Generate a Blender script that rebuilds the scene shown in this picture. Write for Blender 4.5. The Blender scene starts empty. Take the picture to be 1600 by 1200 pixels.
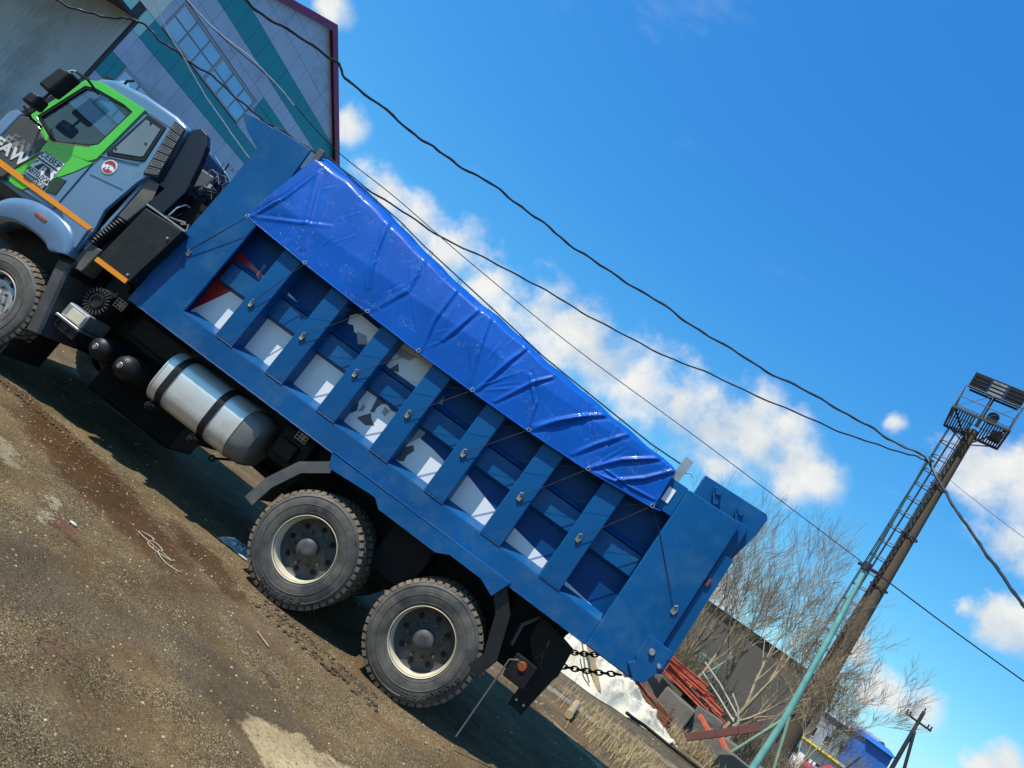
import bpy, bmesh, math, random
import numpy as np
from mathutils import Vector, Matrix, noise as mnoise
R_ = math.radians
SC = bpy.context.scene
COL = SC.collection
random.seed(7); RNG = np.random.default_rng(7)

# ------------------------------------------------------------------ camera
cam = bpy.data.objects.new('camera', bpy.data.cameras.new('camera')); COL.objects.link(cam)
CX, CY, CZ = 1.803, -6.560, 1.860
yaw, pitch, roll = R_(10.0), R_(8.78), R_(36.28)
F = Vector((-math.sin(yaw)*math.cos(pitch), math.cos(yaw)*math.cos(pitch), math.sin(pitch)))
R0 = Vector((math.cos(yaw), math.sin(yaw), 0)); U0 = R0.cross(F)
RR = R0*math.cos(roll)+U0*math.sin(roll); UU = -R0*math.sin(roll)+U0*math.cos(roll)
M = Matrix((RR, UU, -F)).transposed().to_4x4(); M.translation = (CX, CY, CZ)
cam.matrix_world = M
cam.data.sensor_width = 36; cam.data.lens = 1110/1600*36
cam.data.clip_start = .05; cam.data.clip_end = 6000
SC.camera = cam

# ------------------------------------------------------------------ light, sky, exposure
SUN = Vector((-.56, -.43, 1.0)).normalized()
sl = bpy.data.lights.new('sun', 'SUN'); sl.energy = 5.0; sl.angle = R_(.5); sl.color = (1, .95, .87)
so = bpy.data.objects.new('sun', sl); COL.objects.link(so); so.rotation_euler = SUN.to_track_quat('Z', 'Y').to_euler()
SC.view_settings.view_transform = 'Standard'; SC.view_settings.look = 'None'
SC.view_settings.exposure = 0.30; SC.view_settings.gamma = 1
W = bpy.data.worlds.new('World'); SC.world = W; W.use_nodes = True
nt = W.node_tree; N = nt.nodes; L = nt.links; N.clear()
def nn(t, **k):
    n = N.new(t)
    for a, b in k.items(): setattr(n, a, b)
    return n
def mth(op, a, b=None, c=None, clamp=False):
    n = nn('ShaderNodeMath', operation=op); n.use_clamp = clamp
    for i, v in enumerate((a, b, c)):
        if v is None: continue
        if isinstance(v, (int, float)): n.inputs[i].default_value = v
        else: L.new(v, n.inputs[i])
    return n.outputs[0]
sky = nn('ShaderNodeTexSky', sky_type='NISHITA'); sky.sun_disc = False
sky.sun_elevation = math.asin(SUN.z); sky.sun_rotation = math.atan2(SUN.x, SUN.y)
sky.air_density = 1.0; sky.dust_density = .3; sky.ozone_density = 2.2
hs = nn('ShaderNodeHueSaturation'); hs.inputs['Saturation'].default_value = 1.0
spx = nn('ShaderNodeSeparateColor'); L.new(sky.outputs[0], spx.inputs[0]); cbx = nn('ShaderNodeCombineColor')   # the phone's vivid rendering of the blue sky
for i_, (k_, p_) in enumerate(((.33, 1.25), (1.33, .80), (3.4, .42))): L.new(mth('MULTIPLY', mth('POWER', spx.outputs[i_], p_), k_), cbx.inputs[i_])
L.new(cbx.outputs[0], hs.inputs['Color'])
tc = nn('ShaderNodeTexCoord')
nz = nn('ShaderNodeTexNoise'); nz.inputs['Scale'].default_value = 17; nz.inputs['Detail'].default_value = 9; nz.inputs['Roughness'].default_value = .58
L.new(tc.outputs['Generated'], nz.inputs['Vector'])
nz2 = nn('ShaderNodeTexNoise'); nz2.inputs['Scale'].default_value = 8; nz2.inputs['Detail'].default_value = 3
L.new(tc.outputs['Generated'], nz2.inputs['Vector'])
wv = nn('ShaderNodeVectorMath', operation='MULTIPLY_ADD')
sb = nn('ShaderNodeVectorMath', operation='SUBTRACT'); L.new(nz.outputs['Color'], sb.inputs[0]); sb.inputs[1].default_value = (.5, .5, .5)
L.new(sb.outputs[0], wv.inputs[0]); wv.inputs[1].default_value = (.06, .06, .045); L.new(tc.outputs['Generated'], wv.inputs[2])
CL = [(-0.516,0.808,0.284,0.022),(-0.442,0.863,0.243,0.032),(-0.394,0.886,0.245,0.036),(-0.341,0.908,0.242,0.041),(-0.279,0.929,0.244,0.041),(-0.204,0.947,0.246,0.05),(-0.138,0.955,0.261,0.046),(-0.089,0.963,0.253,0.05),(-0.025,0.967,0.254,0.05),(0.037,0.967,0.254,0.05),(0.093,0.961,0.26,0.055),(0.142,0.952,0.272,0.05),(0.194,0.941,0.276,0.041),(0.232,0.934,0.271,0.03),(0.119,0.944,0.307,0.036),(0.165,0.938,0.306,0.03),(-0.582,0.724,0.37,0.024),(0.359,0.856,0.372,0.045),(0.393,0.843,0.367,0.054),(0.346,0.87,0.351,0.02),(0.414,0.855,0.312,0.03),(0.436,0.847,0.303,0.03),(0.453,0.862,0.229,0.024),(0.474,0.849,0.233,0.026),(0.43,0.875,0.223,0.01),(0.421,0.902,0.096,0.022),(0.444,0.89,0.103,0.022),(0.401,0.912,0.083,0.014),(0.507,0.857,0.091,0.018),(0.52,0.849,0.097,0.02),(0.37,0.922,0.116,0.018),(0.259,0.89,0.375,0.014),(0.201,0.976,0.08,0.045),(0.212,0.945,0.248,0.025),(0.122,0.968,0.218,0.02),
      (-.9,.3,.3,.12),(-.8,.5,.15,.08),(.9,.3,.3,.1),(.8,.55,.2,.07),(.3,-.9,.3,.14),(-.3,-.9,.25,.1),(.7,-.6,.35,.12),(-.8,-.5,.3,.1)]
m = None
for (x, y, z, r) in CL:
    v = Vector((x, y, z)).normalized()
    ds = nn('ShaderNodeVectorMath', operation='DISTANCE'); L.new(wv.outputs[0], ds.inputs[0]); ds.inputs[1].default_value = v
    q = mth('MULTIPLY_ADD', ds.outputs['Value'], -1/(r*1.45), 1.0)
    m = q if m is None else mth('SMOOTH_MAX', m, q, .3)
dens = mth('ADD', m, mth('MULTIPLY', mth('SUBTRACT', nz.outputs['Fac'], .5), 1.7))
mr = nn('ShaderNodeMapRange', interpolation_type='SMOOTHSTEP'); L.new(dens, mr.inputs['Value'])
mr.inputs['From Min'].default_value = .0; mr.inputs['From Max'].default_value = .9
# thin high wisps
nz3 = nn('ShaderNodeTexNoise'); nz3.inputs['Scale'].default_value = 3.2; nz3.inputs['Detail'].default_value = 6; nz3.inputs['Roughness'].default_value = .62
mp3 = nn('ShaderNodeMapping'); mp3.inputs['Scale'].default_value = (1, 1, 3.5); L.new(tc.outputs['Generated'], mp3.inputs[0]); L.new(mp3.outputs[0], nz3.inputs['Vector'])
mr3 = nn('ShaderNodeMapRange', interpolation_type='SMOOTHSTEP'); L.new(nz3.outputs['Fac'], mr3.inputs['Value'])
mr3.inputs['From Min'].default_value = .6; mr3.inputs['From Max'].default_value = .85; mr3.inputs['To Max'].default_value = .3
mask = mth('MAXIMUM', mr.outputs[0], mr3.outputs[0], clamp=True)
ccr = nn('ShaderNodeValToRGB'); ccr.color_ramp.elements[0].color = (3.9, 4.7, 5.5, 1); ccr.color_ramp.elements[1].color = (6.6, 6.6, 6.4, 1)
ccr.color_ramp.elements[0].position = .38; ccr.color_ramp.elements[1].position = .60
L.new(mth('ADD', mth('MULTIPLY', nz.outputs['Fac'], .5), mth('MULTIPLY', nz2.outputs['Fac'], .5)), ccr.inputs[0])
mx = nn('ShaderNodeMixRGB'); L.new(mask, mx.inputs[0]); L.new(hs.outputs[0], mx.inputs[1]); L.new(ccr.outputs[0], mx.inputs[2])
bg = nn('ShaderNodeBackground'); bg.inputs['Strength'].default_value = .113
L.new(mx.outputs[0], bg.inputs[0]); wo = nn('ShaderNodeOutputWorld'); L.new(bg.outputs[0], wo.inputs[0])

# ------------------------------------------------------------------ materials
MATS = {}
BRIGHT = ('blue_body_paint', 'blue_inner_paint', 'white_decal', 'grey_wall_panel', 'teal_wall_panel', 'window_glass_blue', 'window_frame_pale', 'dark_grey_sheeting', 'tyre_rubber', 'tyre_tread', 'sticker_silver', 'cream_rim', 'dirty_plaster_snow', 'maroon_roof_trim', 'sunlit_teal_wall_panel', 'sunlit_grey_wall_panel')
def mat(name, col, rough=.5, metal=0., var=.12, vscale=3., bump=0., bscale=40., coat=0., dirt=None, dscale=2., dlo=.5, dhi=.7, spec=.5, alpha=None, trans=0., stretch=(1, 1, 1)):
    if name in MATS: return MATS[name]
    if name not in BRIGHT: col = tuple(c*.83 for c in col)
    m = bpy.data.materials.new(name); m.use_nodes = True; t = m.node_tree; n = t.nodes; l = t.links
    b = n['Principled BSDF']; MATS[name] = m
    tc = n.new('ShaderNodeTexCoord'); mp = n.new('ShaderNodeMapping'); mp.inputs['Scale'].default_value = stretch; l.new(tc.outputs['Object'], mp.inputs[0])
    nz = n.new('ShaderNodeTexNoise'); nz.inputs['Scale'].default_value = vscale; nz.inputs['Detail'].default_value = 6; l.new(mp.outputs[0], nz.inputs['Vector'])
    cr = n.new('ShaderNodeValToRGB'); lo = [c*(1-var) for c in col]; hi = [min(1, c*(1+var)) for c in col]
    cr.color_ramp.elements[0].color = (*lo, 1); cr.color_ramp.elements[0].position = .3
    cr.color_ramp.elements[1].color = (*hi, 1); cr.color_ramp.elements[1].position = .7
    l.new(nz.outputs['Fac'], cr.inputs[0]); out = cr.outputs[0]
    if dirt is not None:
        n2 = n.new('ShaderNodeTexNoise'); n2.inputs['Scale'].default_value = dscale; n2.inputs['Detail'].default_value = 9; n2.inputs['Roughness'].default_value = .65; l.new(mp.outputs[0], n2.inputs['Vector'])
        r2 = n.new('ShaderNodeMapRange'); r2.inputs['From Min'].default_value = dlo; r2.inputs['From Max'].default_value = dhi; l.new(n2.outputs['Fac'], r2.inputs['Value'])
        mm = n.new('ShaderNodeMixRGB'); l.new(r2.outputs[0], mm.inputs[0]); l.new(out, mm.inputs[1]); mm.inputs[2].default_value = (*dirt, 1); out = mm.outputs[0]
    l.new(out, b.inputs['Base Color'])
    rr = n.new('ShaderNodeMapRange'); rr.inputs['To Min'].default_value = max(0, rough-.08); rr.inputs['To Max'].default_value = min(1, rough+.12); l.new(nz.outputs['Fac'], rr.inputs['Value']); l.new(rr.outputs[0], b.inputs['Roughness'])
    b.inputs['Metallic'].default_value = metal; b.inputs['Coat Weight'].default_value = coat; b.inputs['Coat Roughness'].default_value = .08
    b.inputs['Specular IOR Level'].default_value = spec; b.inputs['Transmission Weight'].default_value = trans
    if alpha is not None: b.inputs['Alpha'].default_value = alpha
    if bump:
        n3 = n.new('ShaderNodeTexNoise'); n3.inputs['Scale'].default_value = bscale; n3.inputs['Detail'].default_value = 5; l.new(mp.outputs[0], n3.inputs['Vector'])
        bp = n.new('ShaderNodeBump'); bp.inputs['Strength'].default_value = 1; bp.inputs['Distance'].default_value = bump; l.new(n3.outputs['Fac'], bp.inputs['Height']); l.new(bp.outputs[0], b.inputs['Normal'])
    return m
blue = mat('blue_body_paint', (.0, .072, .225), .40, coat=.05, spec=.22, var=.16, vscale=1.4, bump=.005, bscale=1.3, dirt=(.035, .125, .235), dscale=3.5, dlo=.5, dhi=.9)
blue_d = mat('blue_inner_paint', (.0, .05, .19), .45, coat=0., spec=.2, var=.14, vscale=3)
tarpm = mat('blue_tarp', (.0, .092, .47), .42, var=.14, vscale=2, coat=.12, bump=.0012, bscale=14, spec=.15)
def road_dust(m, zlo, zhi, col, amt):
    t = m.node_tree; n = t.nodes; l = t.links; b = n['Principled BSDF']; src = b.inputs['Base Color'].links[0].from_socket
    tc = n.new('ShaderNodeTexCoord'); sx = n.new('ShaderNodeSeparateXYZ'); l.new(tc.outputs['Object'], sx.inputs[0])
    r = n.new('ShaderNodeMapRange'); r.inputs['From Min'].default_value = zhi; r.inputs['From Max'].default_value = zlo; l.new(sx.outputs[2], r.inputs['Value'])
    nz = n.new('ShaderNodeTexNoise'); nz.inputs['Scale'].default_value = 7; nz.inputs['Detail'].default_value = 10; nz.inputs['Roughness'].default_value = .72; l.new(tc.outputs['Object'], nz.inputs['Vector'])
    q = n.new('ShaderNodeMapRange'); q.inputs['From Min'].default_value = .42; q.inputs['From Max'].default_value = .72; q.inputs['To Max'].default_value = amt; l.new(nz.outputs['Fac'], q.inputs['Value'])
    mu = n.new('ShaderNodeMath'); mu.operation = 'MULTIPLY'; l.new(r.outputs[0], mu.inputs[0]); l.new(q.outputs[0], mu.inputs[1])
    n2 = n.new('ShaderNodeTexNoise'); n2.inputs['Scale'].default_value = 45; n2.inputs['Detail'].default_value = 3; l.new(tc.outputs['Object'], n2.inputs['Vector'])
    q2 = n.new('ShaderNodeMapRange'); q2.inputs['From Min'].default_value = .70; q2.inputs['From Max'].default_value = .76; q2.inputs['To Max'].default_value = .5; l.new(n2.outputs['Fac'], q2.inputs['Value'])
    mxx = n.new('ShaderNodeMath'); mxx.operation = 'MAXIMUM'; l.new(mu.outputs[0], mxx.inputs[0]); l.new(q2.outputs[0], mxx.inputs[1])
    mm = n.new('ShaderNodeMixRGB'); l.new(mxx.outputs[0], mm.inputs[0]); l.new(src, mm.inputs[1]); mm.inputs[2].default_value = (*col, 1); l.new(mm.outputs[0], b.inputs['Base Color'])
road_dust(blue, 1.2, 1.9, (.10, .12, .14), .28)
def tarp_scratches(m):
    t = m.node_tree; n = t.nodes; l = t.links; b = n['Principled BSDF']; src = b.inputs['Base Color'].links[0].from_socket
    tc = n.new('ShaderNodeTexCoord'); out = src
    for sc, dist, seed in ((1.1, 5, 3.), (2.2, 3, 9.)):
        mp = n.new('ShaderNodeMapping'); mp.inputs['Location'].default_value = (seed, seed, seed); mp.inputs['Scale'].default_value = (1, 1, 2.2); mp.inputs['Rotation'].default_value = (0, .35, 0); l.new(tc.outputs['Object'], mp.inputs[0])
        nz = n.new('ShaderNodeTexNoise'); nz.inputs['Scale'].default_value = sc*2; nz.inputs['Detail'].default_value = 2; nz.inputs['Distortion'].default_value = dist; l.new(mp.outputs[0], nz.inputs['Vector'])
        a = n.new('ShaderNodeMath'); a.operation = 'SUBTRACT'; l.new(nz.outputs['Fac'], a.inputs[0]); a.inputs[1].default_value = .5
        a2 = n.new('ShaderNodeMath'); a2.operation = 'ABSOLUTE'; l.new(a.outputs[0], a2.inputs[0])
        r = n.new('ShaderNodeMapRange'); r.inputs['From Min'].default_value = .0; r.inputs['From Max'].default_value = .006; r.inputs['To Min'].default_value = 1; r.inputs['To Max'].default_value = 0; l.new(a2.outputs[0], r.inputs['Value'])
        g = n.new('ShaderNodeTexNoise'); g.inputs['Scale'].default_value = 1.5+sc; g.inputs['Detail'].default_value = 2; l.new(mp.outputs[0], g.inputs['Vector'])
        r2 = n.new('ShaderNodeMapRange'); r2.inputs['From Min'].default_value = .55; r2.inputs['From Max'].default_value = .66; r2.inputs['To Max'].default_value = .8; l.new(g.outputs['Fac'], r2.inputs['Value'])
        mu = n.new('ShaderNodeMath'); mu.operation = 'MULTIPLY'; l.new(r.outputs[0], mu.inputs[0]); l.new(r2.outputs[0], mu.inputs[1])
        mm = n.new('ShaderNodeMixRGB'); l.new(mu.outputs[0], mm.inputs[0]); l.new(out, mm.inputs[1]); mm.inputs[2].default_value = (.35, .45, .75, 1); out = mm.outputs[0]
    l.new(out, b.inputs['Base Color'])
tarp_scratches(tarpm)
cabm = mat('cab_blue_grey_paint', (.115, .225, .38), .25, coat=.6, var=.05, vscale=2, dirt=(.2, .27, .34), dscale=3, dlo=.55, dhi=1.)
green = mat('green_paint', (.08, .60, .03), .25, coat=.6, var=.05, vscale=2)
orange = mat('orange_stripe', (.9, .3, .01), .4, var=.06)
black = mat('black_plastic', (.012, .012, .013), .48, spec=.35, var=.3, vscale=8, dirt=(.03, .027, .024), dscale=5, dlo=.55, dhi=.9)
chm = mat('chassis_black', (.007, .007, .008), .6, spec=.25, var=.35, vscale=9, dirt=(.022, .018, .014), dscale=4, dlo=.5, dhi=.85)
greyp = mat('grey_plastic', (.085, .085, .085), .55, var=.15, vscale=7, dirt=(.17, .15, .12), dscale=4, dlo=.5, dhi=.85)
rubber = mat('tyre_rubber', (.028, .029, .030), .62, var=.25, vscale=18, bump=.002, bscale=90, dirt=(.15, .132, .105), dscale=3.6, dlo=.38, dhi=.78)
tread = mat('tyre_tread', (.12, .095, .07), .85, var=.3, vscale=14, bump=.004, bscale=60, dirt=(.24, .17, .11), dscale=5, dlo=.45, dhi=.7)
rimm = mat('cream_rim', (.58, .52, .38), .45, var=.08, vscale=10, dirt=(.3, .25, .18), dscale=7, dlo=.55, dhi=.85)
rimd = mat('rim_disc_grey', (.04, .042, .046), .55, var=.25, vscale=9, dirt=(.13, .11, .09), dscale=6, dlo=.5, dhi=.8)
rims = mat('front_rim_silver', (.5, .49, .46), .4, metal=.5, var=.12, vscale=9, dirt=(.22, .19, .15), dscale=6, dlo=.5, dhi=.8)
alu = mat('aluminium_tank', (.86, .86, .84), .38, metal=.6, var=.06, vscale=4, dirt=(.42, .37, .29), dscale=1.6, dlo=.52, dhi=.8, bump=.001, bscale=30)
tankend = mat('tank_end_grey', (.20, .195, .185), .45, metal=.3, var=.1, vscale=4)
steel = mat('galvanised_steel', (.45, .46, .47), .42, metal=.7, var=.15, vscale=9)
chrome = mat('bright_metal', (.75, .75, .74), .2, metal=1., var=.05)
whitep = mat('white_decal', (.74, .76, .80), .35, var=.04, coat=.3)
redp = mat('red_decal', (.42, .025, .03), .35, var=.06, coat=.3)
greyd = mat('grey_decal', (.09, .10, .12), .4, var=.1)
greyl = mat('pale_grey_decal', (.36, .38, .43), .4, var=.08)
glassd = mat('grey_side_window', (.16, .2, .24), .12, var=.08, coat=.5)
amber = mat('amber_lens', (.34, .07, .025), .25, var=.1, coat=.6)
redl = mat('red_lens', (.25, .02, .02), .25, var=.1, coat=.6)
ropeb = mat('black_cord', (.015, .015, .018), .7, var=.2)
ropew = mat('pale_rope', (.42, .36, .25), .85, var=.2, vscale=30)
wirem = mat('black_cable_sheath', (.012, .013, .017), .5, var=.2, vscale=20)
wirew = mat('white_cable_sheath', (.62, .64, .66), .5, var=.1, vscale=20)
tealm = mat('teal_pipe_paint', (.15, .40, .36), .55, var=.2, vscale=4, dirt=(.3, .26, .17), dscale=2.5, dlo=.58, dhi=.75, bump=.002, bscale=20)
tealg = mat('faded_green_pipe', (.22, .33, .22), .6, var=.2, vscale=5, dirt=(.25, .17, .09), dscale=5, dlo=.55, dhi=.7)
conc = mat('weathered_concrete', (.155, .14, .115), .9, var=.2, vscale=3, bump=.01, bscale=14, dirt=(.12, .11, .1), dscale=1.4, dlo=.45, dhi=.75)
polec = mat('pole_concrete', (.085, .062, .04), .9, var=.25, vscale=1.5, bump=.006, bscale=12, dirt=(.09, .07, .055), dscale=1.2, dlo=.5, dhi=.7, stretch=(1, 1, .35))
dsteel = mat('dark_steel', (.03, .034, .045), .5, metal=.3, var=.3, vscale=6)
rust = mat('rusty_steel', (.23, .085, .045), .85, var=.3, vscale=8, dirt=(.1, .045, .03), dscale=6, dlo=.45, dhi=.7)
redo = mat('red_oxide_paint', (.62, .115, .05), .65, var=.2, vscale=5, dirt=(.22, .06, .035), dscale=4, dlo=.5, dhi=.75)
wood = mat('dry_wood', (.42, .3, .17), .85, var=.2, vscale=6, bump=.003, bscale=40, stretch=(1, 1, .2))
yellow = mat('yellow_plastic', (.75, .55, .03), .5, var=.08)
bark = mat('willow_bark', (.34, .27, .165), .9, var=.3, vscale=5)
twigm = mat('grey_brown_twigs', (.20, .15, .095), .9, var=.35, vscale=2)
brushm = mat('dry_brush_stems', (.17, .14, .09), .9, var=.4, vscale=1.2)
dryg = mat('dry_grass', (.44, .34, .17), .9, var=.3, vscale=3)
snowm = mat('dirty_plaster_snow', (.62, .56, .42), .85, var=.1, vscale=4, bump=.02, bscale=7, dirt=(.2, .19, .17), dscale=3, dlo=.6, dhi=.75)
panelm = mat('grey_wall_panel', (.42, .51, .66), .5, var=.07, vscale=1.2, dirt=(.2, .23, .3), dscale=.8, dlo=.5, dhi=.9)
paneltl = mat('teal_wall_panel', (.0, .27, .33), .5, var=.08, vscale=1.2)
paneltl_lit = mat('sunlit_teal_wall_panel', (.42, .72, .66), .5, var=.05)  # teal cladding with sunlight put into its colour
panelm_lit = mat('sunlit_grey_wall_panel', (.74, .78, .68), .5, var=.05)  # grey cladding lightened in colour to look sunlit
joint = mat('wall_backing', (.07, .08, .11), .8, var=.1)
trim = mat('maroon_roof_trim', (.22, .02, .10), .45, var=.1)
annexm = mat('dark_grey_sheeting', (.38, .49, .57), .65, var=.08, vscale=.7, bump=.0, dirt=(.12, .13, .145), dscale=.6, dlo=.45, dhi=.8)
winf = mat('window_frame_pale', (.34, .35, .37), .55, var=.1)
wing = mat('window_glass_blue', (.24, .52, .78), .07, var=.15, vscale=.8, coat=.6, spec=.8)
shedm = mat('shed_sheeting', (.10, .088, .075), .8, var=.15, vscale=.3)
pbld = mat('pale_blue_cladding', (.26, .31, .36), .7, var=.1, vscale=.2)
bbld = mat('bright_blue_roofing', (.02, .15, .55), .5, var=.08)
wbld = mat('white_wall_paint', (.72, .72, .7), .7, var=.08, vscale=.5)
carr = mat('red_car_paint', (.5, .03, .03), .3, coat=.6)
darkglass = mat('dark_glass', (.02, .025, .03), .08, coat=.5)

def clear_glass(name, tint=(.75, .85, .86), rough=.0):
    m = bpy.data.materials.new(name); m.use_nodes = True; t = m.node_tree; n = t.nodes; l = t.links; n.clear()
    o = n.new('ShaderNodeOutputMaterial'); tr = n.new('ShaderNodeBsdfTransparent'); tr.inputs[0].default_value = (*tint, 1)
    g = n.new('ShaderNodeBsdfGlossy'); g.inputs['Roughness'].default_value = .03
    mx = n.new('ShaderNodeMixShader'); mx.inputs[0].default_value = .10; l.new(tr.outputs[0], mx.inputs[1]); l.new(g.outputs[0], mx.inputs[2]); l.new(mx.outputs[0], o.inputs[0])
    return m
cglass = clear_glass('cab_glass', (.72, .82, .84))

# ------------------------------------------------------------------ mesh builder
class MB:
    def __init__(s): s.v = []; s.f = []; s.mi = []; s.cur = 0
    def add(s, vs, fs):
        o = len(s.v); s.v += [tuple(p) for p in vs]
        for f in fs: s.f.append(tuple(i+o for i in f)); s.mi.append(s.cur)
        return s
    def box(s, x0, x1, y0, y1, z0, z1):
        vs = [(x, y, z) for x in (x0, x1) for y in (y0, y1) for z in (z0, z1)]
        return s.add(vs, [(0,1,3,2),(4,6,7,5),(0,4,5,1),(2,3,7,6),(0,2,6,4),(1,5,7,3)])
    def obox(s, c, ax, ay, az):
        c, ax, ay, az = map(Vector, (c, ax, ay, az)); vs = [c+ax*i+ay*j+az*k for i in (-1, 1) for j in (-1, 1) for k in (-1, 1)]
        return s.add(vs, [(0,1,3,2),(4,6,7,5),(0,4,5,1),(2,3,7,6),(0,2,6,4),(1,5,7,3)])
    def bar(s, a, b, w, h, up=(0, 0, 1)):
        a, b = Vector(a), Vector(b); d = (b-a); u = Vector(up); sd = d.cross(u)
        if sd.length < 1e-6: sd = d.cross(Vector((1, 0, 0)))
        sd.normalize(); u = sd.cross(d).normalized()
        return s.obox((a+b)/2, d/2, sd*w/2, u*h/2)
    def prism(s, pts, y0, y1):           # polygon in x,z extruded along y
        n = len(pts); vs = [(x, y0, z) for x, z in pts]+[(x, y1, z) for x, z in pts]
        fs = [tuple(range(n)), tuple(range(2*n-1, n-1, -1))]+[(i, n+i, n+(i+1) % n, (i+1) % n) for i in range(n)]
        return s.add(vs, fs)
    def prismz(s, pts, z0, z1):
        n = len(pts); vs = [(x, y, z0) for x, y in pts]+[(x, y, z1) for x, y in pts]
        fs = [tuple(range(n-1, -1, -1)), tuple(range(n, 2*n))]+[(i, (i+1) % n, n+(i+1) % n, n+i) for i in range(n)]
        return s.add(vs, fs)
    def prismx(s, pts, x0, x1):          # polygon in y,z
        n = len(pts); vs = [(x0, y, z) for y, z in pts]+[(x1, y, z) for y, z in pts]
        fs = [tuple(range(n-1, -1, -1)), tuple(range(n, 2*n))]+[(i, (i+1) % n, n+(i+1) % n, n+i) for i in range(n)]
        return s.add(vs, fs)
    def ring(s, outer, inner, y0, y1):
        n = len(outer); vs = []
        for y in (y0, y1):
            vs += [(x, y, z) for x, z in outer]; vs += [(x, y, z) for x, z in inner]
        fs = []
        for i in range(n):
            j = (i+1) % n
            fs += [(i, j, n+j, n+i), (2*n+i, 3*n+i, 3*n+j, 2*n+j), (i, 2*n+i, 2*n+j, j), (n+i, n+j, 3*n+j, 3*n+i)]
        return s.add(vs, fs)
    def tube(s, pts, r, n=8, cap=True):
        pts = [Vector(p) for p in pts]; k = len(pts); rs = r if isinstance(r, (list, tuple)) else [r]*k
        vs = []; prev = None
        for i, p in enumerate(pts):
            d = (pts[min(i+1, k-1)]-pts[max(i-1, 0)]).normalized()
            if prev is None: u = d.orthogonal().normalized()
            else: u = (prev-d*prev.dot(d)); u = u.normalized() if u.length > 1e-6 else d.orthogonal().normalized()
            prev = u; w = d.cross(u)
            for j in range(n):
                a = 2*math.pi*j/n; vs.append(p+(u*math.cos(a)+w*math.sin(a))*rs[i])
        fs = [(i*n+j, i*n+(j+1) % n, (i+1)*n+(j+1) % n, (i+1)*n+j) for i in range(k-1) for j in range(n)]
        if cap: fs += [tuple(range(n-1, -1, -1)), tuple(range((k-1)*n, k*n))]
        return s.add(vs, fs)
    def lathe_y(s, prof, cx, cz, n=48, close=False):   # prof: (radius, y)
        k = len(prof); vs = []
        for r, y in prof:
            for j in range(n):
                a = 2*math.pi*j/n; vs.append((cx+r*math.cos(a), y, cz+r*math.sin(a)))
        fs = [(i*n+j, i*n+(j+1) % n, (i+1)*n+(j+1) % n, (i+1)*n+j) for i in range(k-1) for j in range(n)]
        return s.add(vs, fs)
    def loft(s, rings, cap=True):
        k = len(rings); n = len(rings[0]); vs = [p for r in rings for p in r]
        fs = [(i*n+j, i*n+(j+1) % n, (i+1)*n+(j+1) % n, (i+1)*n+j) for i in range(k-1) for j in range(n)]
        if cap: fs += [tuple(range(n-1, -1, -1)), tuple(range((k-1)*n, k*n))]
        return s.add(vs, fs)
    def grid(s, P):                      # P[i][j]
        a = len(P); b = len(P[0]); vs = [p for r in P for p in r]
        return s.add(vs, [(i*b+j, i*b+j+1, (i+1)*b+j+1, (i+1)*b+j) for i in range(a-1) for j in range(b-1)])
    def build(s, name, m, parent=None, smooth=False, bevel=0., seg=2, label=None, normals=True, solid=0., sub=0):
        base = Vector((0, 0, 0)); p = parent
        while p is not None:
            base += Vector(p.location); p = p.parent
        me = bpy.data.meshes.new(name); me.from_pydata([tuple(Vector(v)-base) for v in s.v], [], s.f)
        ms = m if isinstance(m, (list, tuple)) else [m]
        for q in ms: me.materials.append(q)
        if len(ms) > 1: me.polygons.foreach_set('material_index', s.mi)
        if normals:
            bm = bmesh.new(); bm.from_mesh(me); bmesh.ops.recalc_face_normals(bm, faces=bm.faces); bm.to_mesh(me); bm.free()
        o = bpy.data.objects.new(name, me); COL.objects.link(o)
        if parent is not None: o.parent = parent
        if solid:
            q = o.modifiers.new('solidify', 'SOLIDIFY'); q.thickness = solid
        if bevel:
            q = o.modifiers.new('bevel', 'BEVEL'); q.width = bevel; q.segments = seg; q.limit_method = 'ANGLE'; q.angle_limit = R_(35)
        if sub:
            q = o.modifiers.new('sub', 'SUBSURF'); q.levels = sub; q.render_levels = sub
        if smooth:
            me.polygons.foreach_set('use_smooth', [True]*len(me.polygons))
            if smooth != 'all':
                try: me.set_sharp_from_angle(angle=R_(38))
                except Exception: pass
        if label: o['label'] = label
        return o
def thing(name, label, cat, loc=(0, 0, 0), group=None):
    o = bpy.data.objects.new(name, None); COL.objects.link(o); o.location = loc; o.empty_display_size = .2
    o['label'] = label; o['category'] = cat
    if group: o['group'] = group
    return o
def tag(o, label=None, cat=None, group=None, kind=None):
    for k, v in (('label', label), ('category', cat), ('group', group), ('kind', kind)):
        if v: o[k] = v
    return o
def origin(o, loc):     # move a top-level mesh's origin to its base
    d = Vector(loc); me = o.data; me.transform(Matrix.Translation(-d)); o.location = d; return o
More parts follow.
